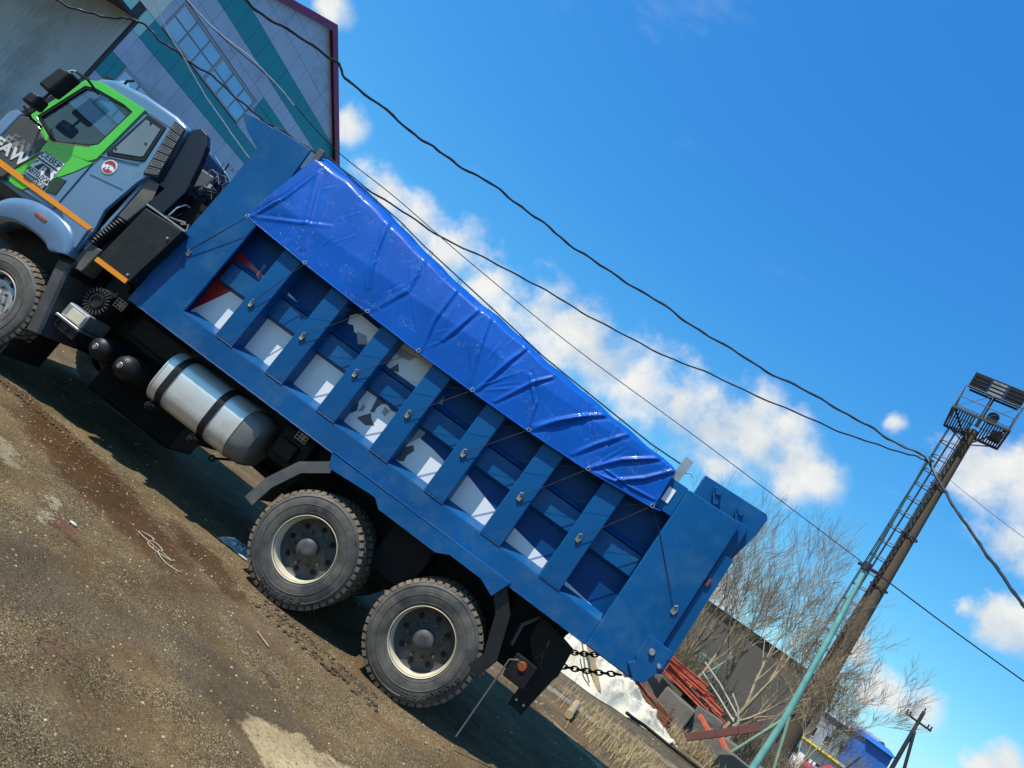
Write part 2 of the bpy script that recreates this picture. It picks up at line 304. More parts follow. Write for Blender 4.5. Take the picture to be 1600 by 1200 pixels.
def text(name, s, size, loc, m, parent, off=0., rotx=90, depth=.002, width=1., shear=0.):
    c = bpy.data.curves.new(name, 'FONT'); c.body = s; c.size = size; c.offset = off; c.extrude = depth; c.align_x = 'CENTER'; c.align_y = 'CENTER'; c.shear = shear
    t = bpy.data.objects.new('tmp', c); COL.objects.link(t); dg = bpy.context.evaluated_depsgraph_get(); dg.update()
    me = bpy.data.meshes.new_from_object(t.evaluated_get(dg)); bpy.data.objects.remove(t)
    me.name = name; me.materials.clear(); me.materials.append(m)
    base = Vector((0, 0, 0)); p = parent
    while p is not None: base += Vector(p.location); p = p.parent
    me.transform(Matrix.Translation(Vector(loc)-base) @ Matrix.Rotation(R_(rotx), 4, 'X') @ Matrix.Diagonal((width, 1, 1, 1)))
    o = bpy.data.objects.new(name, me); COL.objects.link(o); o.parent = parent; return o
def polar(deg, r, z=0.): return (CX+r*math.sin(R_(deg)), CY+r*math.cos(R_(deg)), z)

def sm2(p, n=5):
    p = [Vector(q) for q in p]; p = [p[0]*2-p[1]]+p+[p[-1]*2-p[-2]]; o = []
    for i in range(1, len(p)-2):
        for k in range(n):
            t = k/n; a, b, c, d = p[i-1:i+3]; v = .5*((2*b)+(c-a)*t+(2*a-5*b+4*c-d)*t*t+(3*b-a-3*c+d)*t**3); o.append((v.x, v.y))
    o.append((p[-2].x, p[-2].y)); return o
# ------------------------------------------------------------------ ground
def smooth_noise2(x, y, seed=0):
    s = np.zeros_like(x)
    rg = np.random.default_rng(seed)
    for k in range(14):
        fr = .15*1.45**k; a = rg.uniform(0, 6.28); ph = rg.uniform(0, 6.28)
        s += np.sin((x*np.cos(a)+y*np.sin(a))*fr*2+ph)/(1+k*.8)
    return s
def make_ground():
    def axis(lo, hi, fine0, fine1, st, grow=1.35):
        a = list(np.arange(fine0, fine1, st)); q = fine1; d = st
        while q < hi: a.append(q); d *= grow; q += d
        a.append(hi); q = fine0; d = st
        while q > lo: d *= grow; q -= d; a.insert(0, max(q, lo))
        return np.array(sorted(set(a)))
    xs = axis(-2500, 2500, -8, 9, .09); ys = axis(-2500, 2500, -6, 16, .09)
    X, Y = np.meshgrid(xs, ys, indexing='ij')
    near = np.exp(-((X/14)**4+((Y-4)/16)**4))
    Z = .008*smooth_noise2(X, Y, 1)*near+.004*smooth_noise2(X*6, Y*6, 2)*near
    # wheel ruts beside the tyres
    for yc in (-.12, -.38): Z -= .012*np.exp(-((Y-yc)/.09)**2)*near
    nx, ny = X.shape
    V = np.stack([X, Y, Z], -1).reshape(-1, 3)
    i = np.arange(nx-1)[:, None]; j = np.arange(ny-1)[None]; a = (i*ny+j).ravel()
    Fc = np.stack([a, a+ny, a+ny+1, a+1], 1)
    me = bpy.data.meshes.new('ground'); me.from_pydata(V.tolist(), [], Fc.tolist())
    me.polygons.foreach_set('use_smooth', [True]*len(me.polygons))
    o = bpy.data.objects.new('ground', me); COL.objects.link(o); o['kind'] = 'structure'
    o['label'] = 'packed gravel and brown earth of the yard with damp stains and pale sandy patches'
    m = bpy.data.materials.new('yard_gravel'); m.use_nodes = True; t = m.node_tree; n = t.nodes; l = t.links; b = n['Principled BSDF']
    tc = n.new('ShaderNodeTexCoord'); P = tc.outputs['Object']
    def noise(sc, det=6, ro=.6, v=P, dist=0):
        q = n.new('ShaderNodeTexNoise'); q.inputs['Scale'].default_value = sc; q.inputs['Detail'].default_value = det; q.inputs['Roughness'].default_value = ro; q.inputs['Distortion'].default_value = dist; l.new(v, q.inputs['Vector']); return q.outputs['Fac']
    def ramp(v, st):
        q = n.new('ShaderNodeValToRGB'); e = q.color_ramp.elements
        e[0].position, e[0].color = st[0][0], (*st[0][1], 1); e[1].position, e[1].color = st[-1][0], (*st[-1][1], 1)
        for p, c in st[1:-1]: z = e.new(p); z.color = (*c, 1)
        l.new(v, q.inputs[0]); return q.outputs[0]
    def mp(v, a, b_, c=0., d=1.):
        q = n.new('ShaderNodeMapRange'); q.inputs['From Min'].default_value = a; q.inputs['From Max'].default_value = b_; q.inputs['To Min'].default_value = c; q.inputs['To Max'].default_value = d; q.interpolation_type = 'SMOOTHSTEP'; l.new(v, q.inputs['Value']); return q.outputs[0]
    def ma(op, a, b_=None):
        q = n.new('ShaderNodeMath'); q.operation = op
        for i_, v in enumerate((a, b_)):
            if v is None: continue
            if isinstance(v, (int, float)): q.inputs[i_].default_value = v
            else: l.new(v, q.inputs[i_])
        return q.outputs[0]
    def mix(f, a, c, typ='MIX'):
        q = n.new('ShaderNodeMixRGB'); q.blend_type = typ
        if isinstance(f, float): q.inputs[0].default_value = f
        else: l.new(f, q.inputs[0])
        l.new(a, q.inputs[1])
        if isinstance(c, tuple): q.inputs[2].default_value = (*c, 1)
        else: l.new(c, q.inputs[2])
        return q.outputs[0]
    big = noise(.55, 5); mid = noise(2.2, 7, .65); fine = noise(26, 5, .7)
    base = ramp(mid, [(.3, (.15, .092, .040)), (.5, (.22, .145, .068)), (.7, (.31, .216, .108))])
    base = mix(mp(big, .48, .66), base, (.18, .142, .085)); base = mix(mp(big, .30, .42, 1., 0.), base, (.22, .145, .065))
    # gravel grains: voronoi cells of varied brightness
    vo = n.new('ShaderNodeTexVoronoi'); vo.inputs['Scale'].default_value = 125; l.new(P, vo.inputs['Vector'])
    vb = n.new('ShaderNodeSeparateColor'); l.new(vo.outputs['Color'], vb.inputs[0])
    grains = ramp(vb.outputs[0], [(0., (.05, .034, .016)), (.55, (.24, .172, .08)), (.85, (.40, .31, .165)), (1., (.72, .62, .40))])
    gm = mp(noise(2.1, 6, .7), .38, .62, .08, .75)
    base = mix(gm, base, grains)
    vo2 = n.new('ShaderNodeTexVoronoi'); vo2.inputs['Scale'].default_value = 150; l.new(P, vo2.inputs['Vector'])
    vb2 = n.new('ShaderNodeSeparateColor'); l.new(vo2.outputs['Color'], vb2.inputs[0])
    base = mix(.55, base, ramp(vb2.outputs[1], [(0., (.35, .35, .35)), (1., (1.1, 1.1, 1.1))]), 'MULTIPLY')
    base = mix(.35, base, ramp(fine, [(.3, (.5, .5, .5)), (.7, (1., 1., 1.))]), 'MULTIPLY')
    # blobs: (x, y, rx, ry, rot, colour, strength, ragged)
    wn = n.new('ShaderNodeTexNoise'); wn.inputs['Scale'].default_value = 3.2; wn.inputs['Detail'].default_value = 8; wn.inputs['Roughness'].default_value = .7; l.new(P, wn.inputs['Vector'])
    su = n.new('ShaderNodeVectorMath'); su.operation = 'SUBTRACT'; l.new(wn.outputs['Color'], su.inputs[0]); su.inputs[1].default_value = (.5, .5, .5)
    sc = n.new('ShaderNodeVectorMath'); sc.operation = 'MULTIPLY_ADD'; l.new(su.outputs[0], sc.inputs[0]); sc.inputs[1].default_value = (.75, .75, 0); l.new(P, sc.inputs[2])
    wet = None
    def blob(x, y, rx, ry, rot, soft=.25):
        q = n.new('ShaderNodeMapping'); q.vector_type = 'TEXTURE'; q.inputs['Location'].default_value = (x, y, 0); q.inputs['Rotation'].default_value = (0, 0, R_(rot)); q.inputs['Scale'].default_value = (rx, ry, 1); l.new(sc.outputs[0], q.inputs[0])
        sx = n.new('ShaderNodeSeparateXYZ'); l.new(q.outputs[0], sx.inputs[0])
        d = ma('SQRT', ma('ADD', ma('MULTIPLY', sx.outputs[0], sx.outputs[0]), ma('MULTIPLY', sx.outputs[1], sx.outputs[1])))
        return mp(d, 1-soft, 1+soft*.3, 1., 0.)
    for a in STAINS:
        k = blob(*a[:5], soft=.35); k = ma('MULTIPLY', k, a[6]); base = mix(k, base, a[5]); wet = k if wet is None else ma('MAXIMUM', wet, k)
    for a in SANDS:
        k = ma('MULTIPLY', blob(*a[:5], soft=.12), ma('MULTIPLY', a[6], mp(noise(30, 4), .35, .5, .55, 1.))); base = mix(k, base, a[5])
    base = mix(1., base, ramp(noise(.9, 7, .7), [(.35, (.50, .48, .47)), (.5, (.75, .73, .73)), (.65, (1.06, 1.03, 1.02))]), 'MULTIPLY')
    l.new(base, b.inputs['Base Color'])
    l.new(mp(wet, 0., 1., .93, .55), b.inputs['Roughness']); b.inputs['Specular IOR Level'].default_value = .15
    bp = n.new('ShaderNodeBump'); bp.inputs['Distance'].default_value = .02; bp.inputs['Strength'].default_value = 1.
    h = ma('ADD', ma('MULTIPLY', ma('MULTIPLY', vo.outputs['Distance'], gm), -.55), ma('MULTIPLY', fine, .8)); h = ma('ADD', h, ma('MULTIPLY', mid, 1.2)); h = ma('MULTIPLY', h, mp(wet, 0., 1., 1., .4))
    l.new(h, bp.inputs['Height']); l.new(bp.outputs[0], b.inputs['Normal'])
    me.materials.append(m); return o
damp = (.085, .042, .016)
STAINS = [(-1.7, -.50, 1.6, .46, -18, damp, .92), (-2.6, -.05, 1.2, .22, -10, damp, .7), (-.55, -.25, .75, .22, -25, damp, .85), (.3, -.75, .5, .3, 0, (.14, .09, .05), .5), (.6, -1.9, .9, .4, 20, (.10, .08, .055), .5), (-.9, -2.6, 1.1, .5, 10, (.10, .085, .06), .5),
          (-1., -1.7, .16, .09, 0, (.17, .08, .05), .8), (.75, -1.35, .1, .06, 0, (.12, .07, .05), .8), (.1, -2.95, .12, .08, 0, (.16, .09, .06), .7), (4.4, 4.6, 2., .45, -5, (.11, .075, .045), .6), (6, 8.8, 4, .9, 8, (.10, .085, .06), .7), (3.4, 6.3, 1.4, .4, 0, (.08, .065, .05), .6)]
sand = (.56, .44, .24)
SANDS = [(1.55, -2.02, .62, .36, 10, sand, .9), (2.1, -1.55, .5, .12, 30, sand, .5), (-2.0, -1.30, .30, .07, -25, (.5, .44, .31), .45), (-1.35, -1.42, .12, .05, -10, (.55, .48, .35), .6), (-1.1, -1.75, .16, .05, -40, (.52, .45, .33), .5), (4.3, 3.3, 1.6, .10, -28, sand, .5), (3.2, 6.2, 1.6, .25, 10, (.55, .52, .45), .5), (-4.5, -1.2, .7, .12, 5, sand, .5), (5., 7.6, 1.7, .3, 12, (.4, .33, .2), .5)]
ground = make_ground()

# loose stones as real geometry
def stones(name, n, x0, x1, y0, y1, smin, smax, m, label, seed, avoid=None):
    rg = np.random.default_rng(seed)
    base = np.array([(1,0,0),(-1,0,0),(0,1,0),(0,-1,0),(0,0,1),(0,0,-1)], float)
    fs = np.array([(0,2,4),(2,1,4),(1,3,4),(3,0,4),(2,0,5),(1,2,5),(3,1,5),(0,3,5)])
    x = rg.uniform(x0, x1, n); y = rg.uniform(y0, y1, n)
    s = smin+(smax-smin)*rg.random(n)**6; keep = smooth_noise2(x*1.7+3, y*1.7, 9) > rg.uniform(-3.2, 1.2, n); x, y, s = x[keep], y[keep], s[keep]; n = len(x)
    V = base[None]*rg.uniform(.6, 1.25, (n, 6, 1))*s[:, None, None]; V[:, :, 2] *= .55
    a = rg.uniform(0, 6.28, n); ca, sa = np.cos(a)[:, None], np.sin(a)[:, None]
    X = V[:, :, 0]*ca-V[:, :, 1]*sa+x[:, None]; Y = V[:, :, 0]*sa+V[:, :, 1]*ca+y[:, None]
    Z = V[:, :, 2]+(.008*smooth_noise2(x, y, 1)+.004*smooth_noise2(x*6, y*6, 2))[:, None]+s[:, None]*.15
    VV = np.stack([X, Y, Z], -1).reshape(-1, 3); FF = (fs[None]+6*np.arange(n)[:, None, None]).reshape(-1, 3)
    me = bpy.data.meshes.new(name); me.from_pydata(VV.tolist(), [], FF.tolist()); me.materials.append(m)
    o = bpy.data.objects.new(name, me); COL.objects.link(o); tag(o, label, None, None, 'stuff'); return o
def stone_mat(name, lo, hi):
    m = bpy.data.materials.new(name); m.use_nodes = True; t = m.node_tree; n = t.nodes; l = t.links
    g = n.new('ShaderNodeNewGeometry'); r = n.new('ShaderNodeValToRGB'); r.color_ramp.elements[0].color = (*lo, 1); r.color_ramp.elements[1].color = (*hi, 1)
    e = r.color_ramp.elements.new(.6); e.color = tuple((a*.6+b*.4) for a, b in zip(lo, hi))+(1,)
    l.new(g.outputs['Random Per Island'], r.inputs[0]); l.new(r.outputs[0], n['Principled BSDF'].inputs['Base Color']); n['Principled BSDF'].inputs['Roughness'].default_value = .85
    return m
stm = stone_mat('loose_stones', (.07, .05, .028), (.46, .37, .22))
stones('gravel', 42000, -4.5, 4.2, -4.3, .3, .0018, .013, stm, 'loose gravel scattered over the yard beside the truck', 5)
stones('gravel', 9000, -6, 9, .3, 11, .004, .028, stm, 'coarser gravel lying behind and beyond the truck', 6)

# tread prints beside the rear wheels
tm = MB(); rg = random.Random(3)
for row, yc in ((0, -.09), (1, -.20), (2, -.33), (3, -.44)):
    for k in range(34):
        x = .02+k*.042; yy = yc*.8-(x-.1)*.10+rg.uniform(-.012, .012)
        if rg.random() < .2+.3*(k/34): continue
        w, h = rg.uniform(.007, .012), rg.uniform(.003, .009)
        for q in range(2):
            tm.obox((x+q*.012+rg.uniform(-.006, .006), yy+q*.03, h/2-.002), (w, rg.uniform(-.008, .008), rg.uniform(-.002, .002)), (rg.uniform(-.012, .002), .017, 0), (0, 0, h*.6))
clodm = mat('damp_earth', (.085, .052, .03), .9, var=.25, vscale=20)
tag(tm.build('tyre_tread_prints', clodm, bevel=0), 'rows of damp earth clods pressed by tyre tread beside the rear wheels', None, None, 'stuff')
tm = MB()
for row, yc in ((0, .02), (1, -.10)):
    for k in range(40):
        x = -4.3+k*.05; yy = yc+.08+rg.uniform(-.01, .01)
        if rg.random() < .3: continue
        tm.obox((x, yy, .004), (.012, rg.uniform(-.01, .01), 0), (-.005, .022, 0), (0, 0, .008))
tag(tm.build('tyre_tread_prints', clodm), 'tread print clods in front of the shaded ground under the fuel tank', None, None, 'stuff')

# ------------------------------------------------------------------ THE TRUCK
truck = thing('dump_truck', 'blue three-axle dump truck with grey-blue and green cab parked on the gravel yard', 'dump truck', (0, 1.25, 0))
T = truck
# --- wheels
def wheel(cx, yface, front=False, inner=False, sgn=1):
    """sgn=1: outer face looks to -y"""
    RT, RRm = .54, .298
    y0 = yface; d = sgn
    yy = lambda v: y0+d*v
    hub = MB()
    if front: prof = [(.0, -.035), (.06, -.035), (.085, -.02), (.11, .0), (.112, .055), (.15, .06), (.20, .045), (.225, .05), (.262, .09), (.285, .12)]
    else: prof = [(.0, .025), (.045, .02), (.075, .03), (.095, .045), (.10, .135), (.135, .15), (.15, .155), (.20, .16), (.225, .165), (.27, .15), (.28, .14)]
    hub.lathe_y([(max(r, .0005), yy(v)) for r, v in prof], cx, .54, 40)
    w = hub.build('wheel', rims if front else rimd, T, smooth=True)
    t = MB()
    prof = [(.292, .012), (.30, .0), (.315, -.006), (.345, -.014), (.39, -.02), (.44, -.017), (.475, -.006), (.48, -.011), (.487, -.008), (.497, .000), (.518, .018), (.529, .04), (.530, .15), (.530, .235), (.51, .27), (.44, .295), (.35, .285), (.298, .27)]
    t.lathe_y([(r, yy(v)) for r, v in prof], cx, .54, 72)
    if not inner:
        for ra, va in ((.405, -.0205), (.332, -.011)):
            t.lathe_y([(ra-.004, yy(va+.002)), (ra, yy(va-.0035)), (ra+.004, yy(va+.002))], cx, .54, 72)
    t.build('tyre', rubber, w, smooth=True)
    tr = MB(); NT = 46
    for k in range(NT):
        a = 2*math.pi*k/NT
        for (va, vb, ph) in ((.020, .085, 0), (.10, .165, .5), (.18, .24, 0)):
            if inner and va < .09 is False: pass
            aa = a+ph*2*math.pi/NT; ra = .541
            er = Vector((math.cos(aa), 0, math.sin(aa))); et = Vector((-math.sin(aa), 0, math.cos(aa)))
            c = Vector((cx, yy((va+vb)/2), .54))+er*(ra-.016)
            tr.obox(c, et*(.0255), Vector((0, d*(vb-va)/2, 0))+et*.006, er*.0155)
        # shoulder lug
        er = Vector((math.cos(a), 0, math.sin(a))); et = Vector((-math.sin(a), 0, math.cos(a)))
        c = Vector((cx, yy(.020), .54))+er*.519
        tr.obox(c, et*.022, Vector((0, -.010*d, 0))+er*.005, er*.017+Vector((0, d*.007, 0)))
    tr.build('tread', tread, w)
    r = MB(); rp = [(.292, .03), (.303, .004), (.307, -.004), (.303, -.009), (.299, -.004), (.295, .012), (.289, .03), (.285, .08), (.279, .15), (.26, .16)] if not front else [(.286, .03), (.302, .004), (.305, -.004), (.298, -.008), (.288, .0), (.286, .04), (.282, .10)]
    r.lathe_y([(q, yy(v)) for q, v in rp], cx, .54, 64)
    r.build('rim', rims if front else rimm, w, smooth=True)
    if not inner:
        nb = MB(); rb = .165 if front else .165; vb = .05 if front else .148
        for k in range(10):
            a = 2*math.pi*k/10+.2; c = (cx+rb*math.cos(a), .54+rb*math.sin(a))
            nb.lathe_y([(.0005, yy(vb-.03)), (.012, yy(vb-.03)), (.015, yy(vb-.02)), (.015, yy(vb+.01))], c[0], c[1], 6)
        nb.build('wheel_nuts', greyp, w)['kind'] = 'stuff'
        hh = MB()
        for k in range(8 if not front else 10):
            a = 2*math.pi*k/(8 if not front else 10); rr = .213 if not front else .238
            c = (cx+rr*math.cos(a), .54+rr*math.sin(a)); v = .150 if not front else .052
            hh.lathe_y([(.0005, yy(v)), (.024, yy(v)), (.026, yy(v+.006))], c[0], c[1], 14)
        hh.build('hand_holes', chm, w)['kind'] = 'stuff'
    return w
wheel(0, 0.); wheel(1.36, 0.)
for c in (0, 1.36):
    wheel(c, .335, inner=True); wheel(c, 2.5, inner=True, sgn=-1); wheel(c, 2.165, inner=True, sgn=-1)
wheel(-4.28, .03, front=True); wheel(-4.28, 2.47, inner=True, sgn=-1)
# raised sidewall lettering arcs (worn, short raised blocks)
for cx, a0, n_ in ((0, -1.9, 12), (1.36, -1.3, 13), (1.36, .1-.9, 9)):
    lt = MB()
    for k in range(n_):
        a = a0+k*.085; er = Vector((math.cos(a), 0, math.sin(a))); et = Vector((-math.sin(a), 0, math.cos(a)))
        c = Vector((cx, -.0195, .54))+er*.445
        lt.obox(c+et*-.012, et*.004, Vector((0, .004, 0)), er*.018); lt.obox(c+er*.015, et*.012, Vector((0, .004, 0)), er*.004)
        if k % 2: lt.obox(c-er*.012, et*.012, Vector((0, .004, 0)), er*.004)
        else: lt.obox(c+et*.012, et*.004, Vector((0, .004, 0)), er*.018)
    lt.build('sidewall_lettering', rubber, T)

# --- chassis
f = MB()
for y in (.80, 1.62):
    f.box(-5.2, 2.45, y, y+.08, .86, 1.17)
f.build('frame_rail', chm, T, bevel=.008)
f = MB()
for x in (-4.9, -3.6, -2.6, -1.6, -.7, .68, 1.9, 2.35): f.box(x-.05, x+.05, .88, 1.62, .9, 1.13)
f.build('cross_member', chm, T)
f = MB()
for x in (0, 1.36):
    f.tube([(x, .3, .54), (x, 2.2, .54)], .085, 14)
    f.loft([[(x+r*math.cos(a), y, .54+r*math.sin(a)) for a in np.linspace(0, 2*math.pi, 16, endpoint=False)] for y, r in ((.98, .1), (1.08, .2), (1.25, .24), (1.42, .2), (1.52, .1))])
f.tube([(-4.12, .3, .5), (-4.12, 2.2, .5)], .06, 10)
f.build('axle', chm, T, smooth=True)
f = MB()
for y in (.62, 1.78):
    for k in range(7): f.box(-.05-k*.0+.0+.07*k, 1.41-.07*k, y, y+.1, .66+.022*k, .68+.022*k)
    f.box(.5, .86, y-.03, y+.13, .60, .98)
    for k in range(5): f.box(-4.85+.1*k, -3.4-.1*k, y+.02, y+.1, .64+.02*k, .655+.02*k)
f.build('leaf_spring', chm, T)
f = MB(); f.tube([(-3.3, 1.25, .8), (-.2, 1.25, .62)], .055, 12); f.tube([(.2, 1.25, .56), (1.2, 1.25, .56)], .05, 12); f.build('drive_shaft', chm, T, smooth=True)
f = MB(); f.box(-5.0, -3.75, .95, 1.6, .65, 1.35); f.box(-3.75, -3.2, 1.05, 1.5, .7, 1.2); f.build('engine_block', chm, T, bevel=.03)
f = MB(); f.box(-3.35, -2.35, .55, .8, .98, 1.34); f.box(-3.55, -3.2, .3, .8, 1.2, 1.5); f.box(-1.0, -.62, .3, .78, .95, 1.33); f.box(-.95, -.72, .22, .4, 1.02, 1.2); f.box(-3.1, -2.4, .45, .62, 1.05, 1.3)
f.box(-2.4, .6, .45, .55, 1.17, 1.36); f.box(.45, .95, .40, .78, .70, 1.2); f.box(1.8, 2.3, .5, .8, .72, 1.36)
f.build('underbody_box', chm, T, bevel=.02)
f = MB(); f.box(-3.2, -.8, 1.75, 2.45, .62, 1.3); f.build('far_side_tank', chm, T, bevel=.08)
f = MB(); f.box(-2.45, 2.4, .55, 1.95, 1.19, 1.37); f.build('body_subframe', chm, T)
# hydraulic / hoses by the rear end
f = MB()
f.tube([(2.1, .45, 1.32), (2.2, .32, 1.22), (2.3, .3, 1.12), (2.36, .34, 1.02)], .014, 6); f.tube([(2.15, .4, 1.25), (2.28, .28, 1.18), (2.32, .3, 1.0), (2.2, .4, .95)], .01, 6); f.tube([(2.1, .35, 1.3), (2.0, .3, 1.15), (2.02, .3, .95)], .02, 8)
f.build('hose', greyp, T, smooth=True)
f = MB(); f.tube([(2.22, .3, 1.12), (2.3, .28, 1.08), (2.26, .28, .98), (2.34, .28, .95), (2.3, .28, 1.05)], .006, 5); f.build('red_wire', redl, T)
f = MB(); f.box(2.10, 2.32, .12, .30, .72, .95); tl = f.build('tail_light', chm, T, bevel=.01)
f = MB(); f.lathe_y([(.0005, .10), (.035, .102), (.045, .12)], 2.2, .88, 16); f.lathe_y([(.0005, .10), (.03, .102), (.035, .12)], 1.93, .62, 12); f.build('lens', amber, tl, smooth=True)
f = MB(); f.prism([(2.28, 1.30), (2.50, 1.25), (2.52, .98), (2.50, .92), (2.44, .52), (2.29, .53), (2.30, .9), (2.12, 1.1), (2.1, 1.32)], .28, .34); f.box(2.2, 2.5, .34, 2.2, .92, 1.12)
f.build('rear_mud_flap', chm, T, bevel=.005)
f = MB()
for x in (2.33, 2.41): f.lathe_y([(.0005, .268), (.012, .27), (.014, .28)], x, .6, 8)
f.build('bolt', steel, T)
f = MB(); f.tube([(2.20, .02, .90), (2.13, .0, .92), (2.07, .0, .88), (2.065, -.02, .11)], .0085, 6); f.build('marker_rod', greyp, T)
# chains to the tailgate
def chain(a, b, n, y, nm='chain', sag=.02, r=.0085, lw=.022, ll=.040):
    g = MB(); a, b = Vector(a), Vector(b)
    for k in range(n):
        t0 = (k+.5)/n; c = a.lerp(b, t0); c.z -= sag*4*t0*(1-t0); d = (b-a).normalized()
        s = Vector((0, 1, 0)) if k % 2 else d.cross(Vector((0, 1, 0)))
        pts = [c+d*ll*math.cos(q)+s*lw*math.sin(q) for q in np.linspace(0, 2*math.pi, 11)]
        g.tube(pts, r, 5, cap=False)
    return g.build(nm, chm, T, smooth=True)
chain((2.40, .9, 1.09), (2.86, .9, 1.35), 11, .9); chain((2.42, .6, .99), (3.0, .5, 1.31), 12, .5)
# cage lamps
for (cx, cz, y) in ((-3.20, 1.27, .22), (-.74, 1.32, .18), (2.38, 1.33, .6)):
    g = MB(); g.box(cx-.035, cx+.035, y, y+.05, cz-.04, cz+.03); lm = g.build('side_lamp', amber, T, bevel=.01)
    g = MB()
    for k in range(4): g.tube([(cx-.06+.04*k, y-.02, cz-.055), (cx-.06+.04*k, y-.02, cz+.045)], .003, 4)
    for k in range(4): g.tube([(cx-.065, y-.02, cz-.05+.031*k), (cx+.065, y-.02, cz-.05+.031*k)], .003, 4)
    g.build('cage', steel, lm)
# rear mudguards
def guard(pts, y0, y1, th, nm='mudguard', m=greyp):
    g = MB(); out = pts; inn = []
    for i, p in enumerate(pts):
        a = Vector(pts[max(i-1, 0)]); b = Vector(pts[min(i+1, len(pts)-1)]); d = (b-a).normalized(); nrm = Vector((d.y, -d.x))
        inn.append((p[0]+nrm.x*th, p[1]+nrm.y*th))
    for i in range(len(pts)-1):
        g.prism([out[i], out[i+1], inn[i+1], inn[i]], y0, y1)
        # outer lip
        th2 = th*6; 
    g2 = MB()
    for i in range(len(pts)-1):
        a, b = pts[i], pts[i+1]; ia = (pts[i][0]+(inn[i][0]-pts[i][0])*5, pts[i][1]+(inn[i][1]-pts[i][1])*5); ib = (pts[i+1][0]+(inn[i+1][0]-pts[i+1][0])*5, pts[i+1][1]+(inn[i+1][1]-pts[i+1][1])*5)
        g.prism([a, b, ib, ia], y0-.012, y0+.004)
    return g.build(nm, m, T, smooth=False)
guard([(-.76, .58), (-.71, .83), (-.55, 1.13), (-.30, 1.31)], .0, .62, .022)
guard([(1.66, 1.40), (1.86, 1.18), (1.99, .80), (1.93, .60)], .0, .62, .026, m=black)
# skirt over the wheels
g = MB(); g.prism([(-.32, 1.37), (-.27, 1.25), (.20, 1.29), (.26, 1.29), (.35, 1.225), (1.0, 1.225), (1.12, 1.285), (1.47, 1.285), (1.63, 1.22), (1.70, 1.395), (1.70, 1.40), (-.32, 1.40)], -.075, -.05)
g.prism([(-.32, 1.395), (1.70, 1.41), (1.70, 1.395), (-.32, 1.38)], -.075, .0)
g.build('wheel_skirt', blue, T, bevel=.003)
# --- fuel tank
def rrect(x, y0, y1, z0, z1, r, n=6, s=0.):
    pts = []
    for (cy, cz, a0) in ((y1-r, z1-r, 0), (y0+r, z1-r, 90), (y0+r, z0+r, 180), (y1-r, z0+r, 270)):
        for k in range(n+1):
            a = R_(a0+90*k/n); pts.append((x, cy+r*math.cos(a), cz+r*math.sin(a)))
    return pts
g = MB(); g.loft([rrect(-2.34, .14, .68, .72, 1.24, .19), rrect(-2.315, .10, .70, .70, 1.27, .2), rrect(-1.32, .10, .70, .70, 1.27, .2)]); tank = g.build('fuel_tank', alu, T, smooth=True)
g = MB(); g.loft([rrect(-1.32, .095, .705, .695, 1.275, .2), rrect(-1.30, .095, .705, .695, 1.275, .2)]); g.loft([rrect(-2.315, .095, .705, .695, 1.275, .2), rrect(-2.30, .095, .705, .695, 1.275, .2)]); g.build('tank_seam', alu, tank, smooth=True)
g = MB(); g.loft([rrect(-1.30, .102, .698, .702, 1.268, .2), rrect(-1.17, .11, .69, .71, 1.26, .2), rrect(-1.10, .15, .65, .75, 1.22, .18), rrect(-1.075, .22, .58, .82, 1.15, .12)]); g.build('tank_end_cap', tankend, tank, smooth=True)
for x in (-2.17, -1.60):
    g = MB(); o1 = rrect(0, .085, .72, .685, 1.285, .21); i1 = rrect(0, .098, .705, .698, 1.272, .2)
    n_ = len(o1); ring = []
    for xx, src in ((x-.035, o1), (x+.035, o1), (x+.035, i1), (x-.035, i1), (x-.035, o1)): ring.append([(xx, p[1], p[2]) for p in src])
    g.loft(ring, cap=False); st = g.build('tank_strap', black, T, smooth=True)
    g = MB(); g.box(x-.045, x+.045, .10, .8, .64, .69); g.tube([(x, .09, .72), (x, .09, .63)], .012, 6); g.box(x-.03, x+.03, .07, .11, .665, .69); g.build('strap_bracket', chm, st)
# ring hook
g = MB(); g.tube([(-1.42+.028*math.cos(a), .35, .60+.028*math.sin(a)) for a in np.linspace(0, 6.28, 14)], .011, 6); g.tube([(-1.39, .35, .62), (-1.30, .40, .68), (-1.2, .45, .74)], .014, 6); g.build('tow_ring', chm, T, smooth=True)
# --- air tanks
for cx in (-3.0, -2.66):
    g = MB(); cz = .81; pr_ = [(.0005, .06), (.05, .068), (.09, .09), (.12, .13), (.128, .18), (.128, .78)]
    g.lathe_y(pr_, cx, cz, 28); a_ = g.build('air_reservoir', black, T, smooth=True)
    g = MB(); g.lathe_y([(.0005, .045), (.016, .045), (.018, .05), (.018, .07)], cx, cz, 6); g.tube([(cx+.028*math.cos(a), .055, cz+.028*math.sin(a)) for a in np.linspace(0, 6.28, 14)], .004, 5); g.build('drain_fitting', steel, a_)
# --- cylindrical ribbed air dryer/cleaner
g = MB(); pr_ = [(.0005, .22), (.055, .215), (.06, .20), (.075, .20), (.08, .215)]
for k in range(3): pr_ += [(.095+.018*k, .215), (.10+.018*k, .205), (.105+.018*k, .215)]
pr_ += [(.155, .25), (.165, .30), (.165, .75)]
g.lathe_y(pr_, -3.44, 1.15, 40); g.build('air_cleaner', black, T, smooth=True)
g = MB()
for k in range(22):
    a = 2*math.pi*k/22; g.obox((-3.44+.128*math.cos(a), .215, 1.15+.128*math.sin(a)), (.02*math.cos(a), 0, .02*math.sin(a)), (0, .012, 0), (-.004*math.sin(a), 0, .004*math.cos(a)))
g.build('cleaner_ribs', greyp, T)['kind'] = 'stuff'
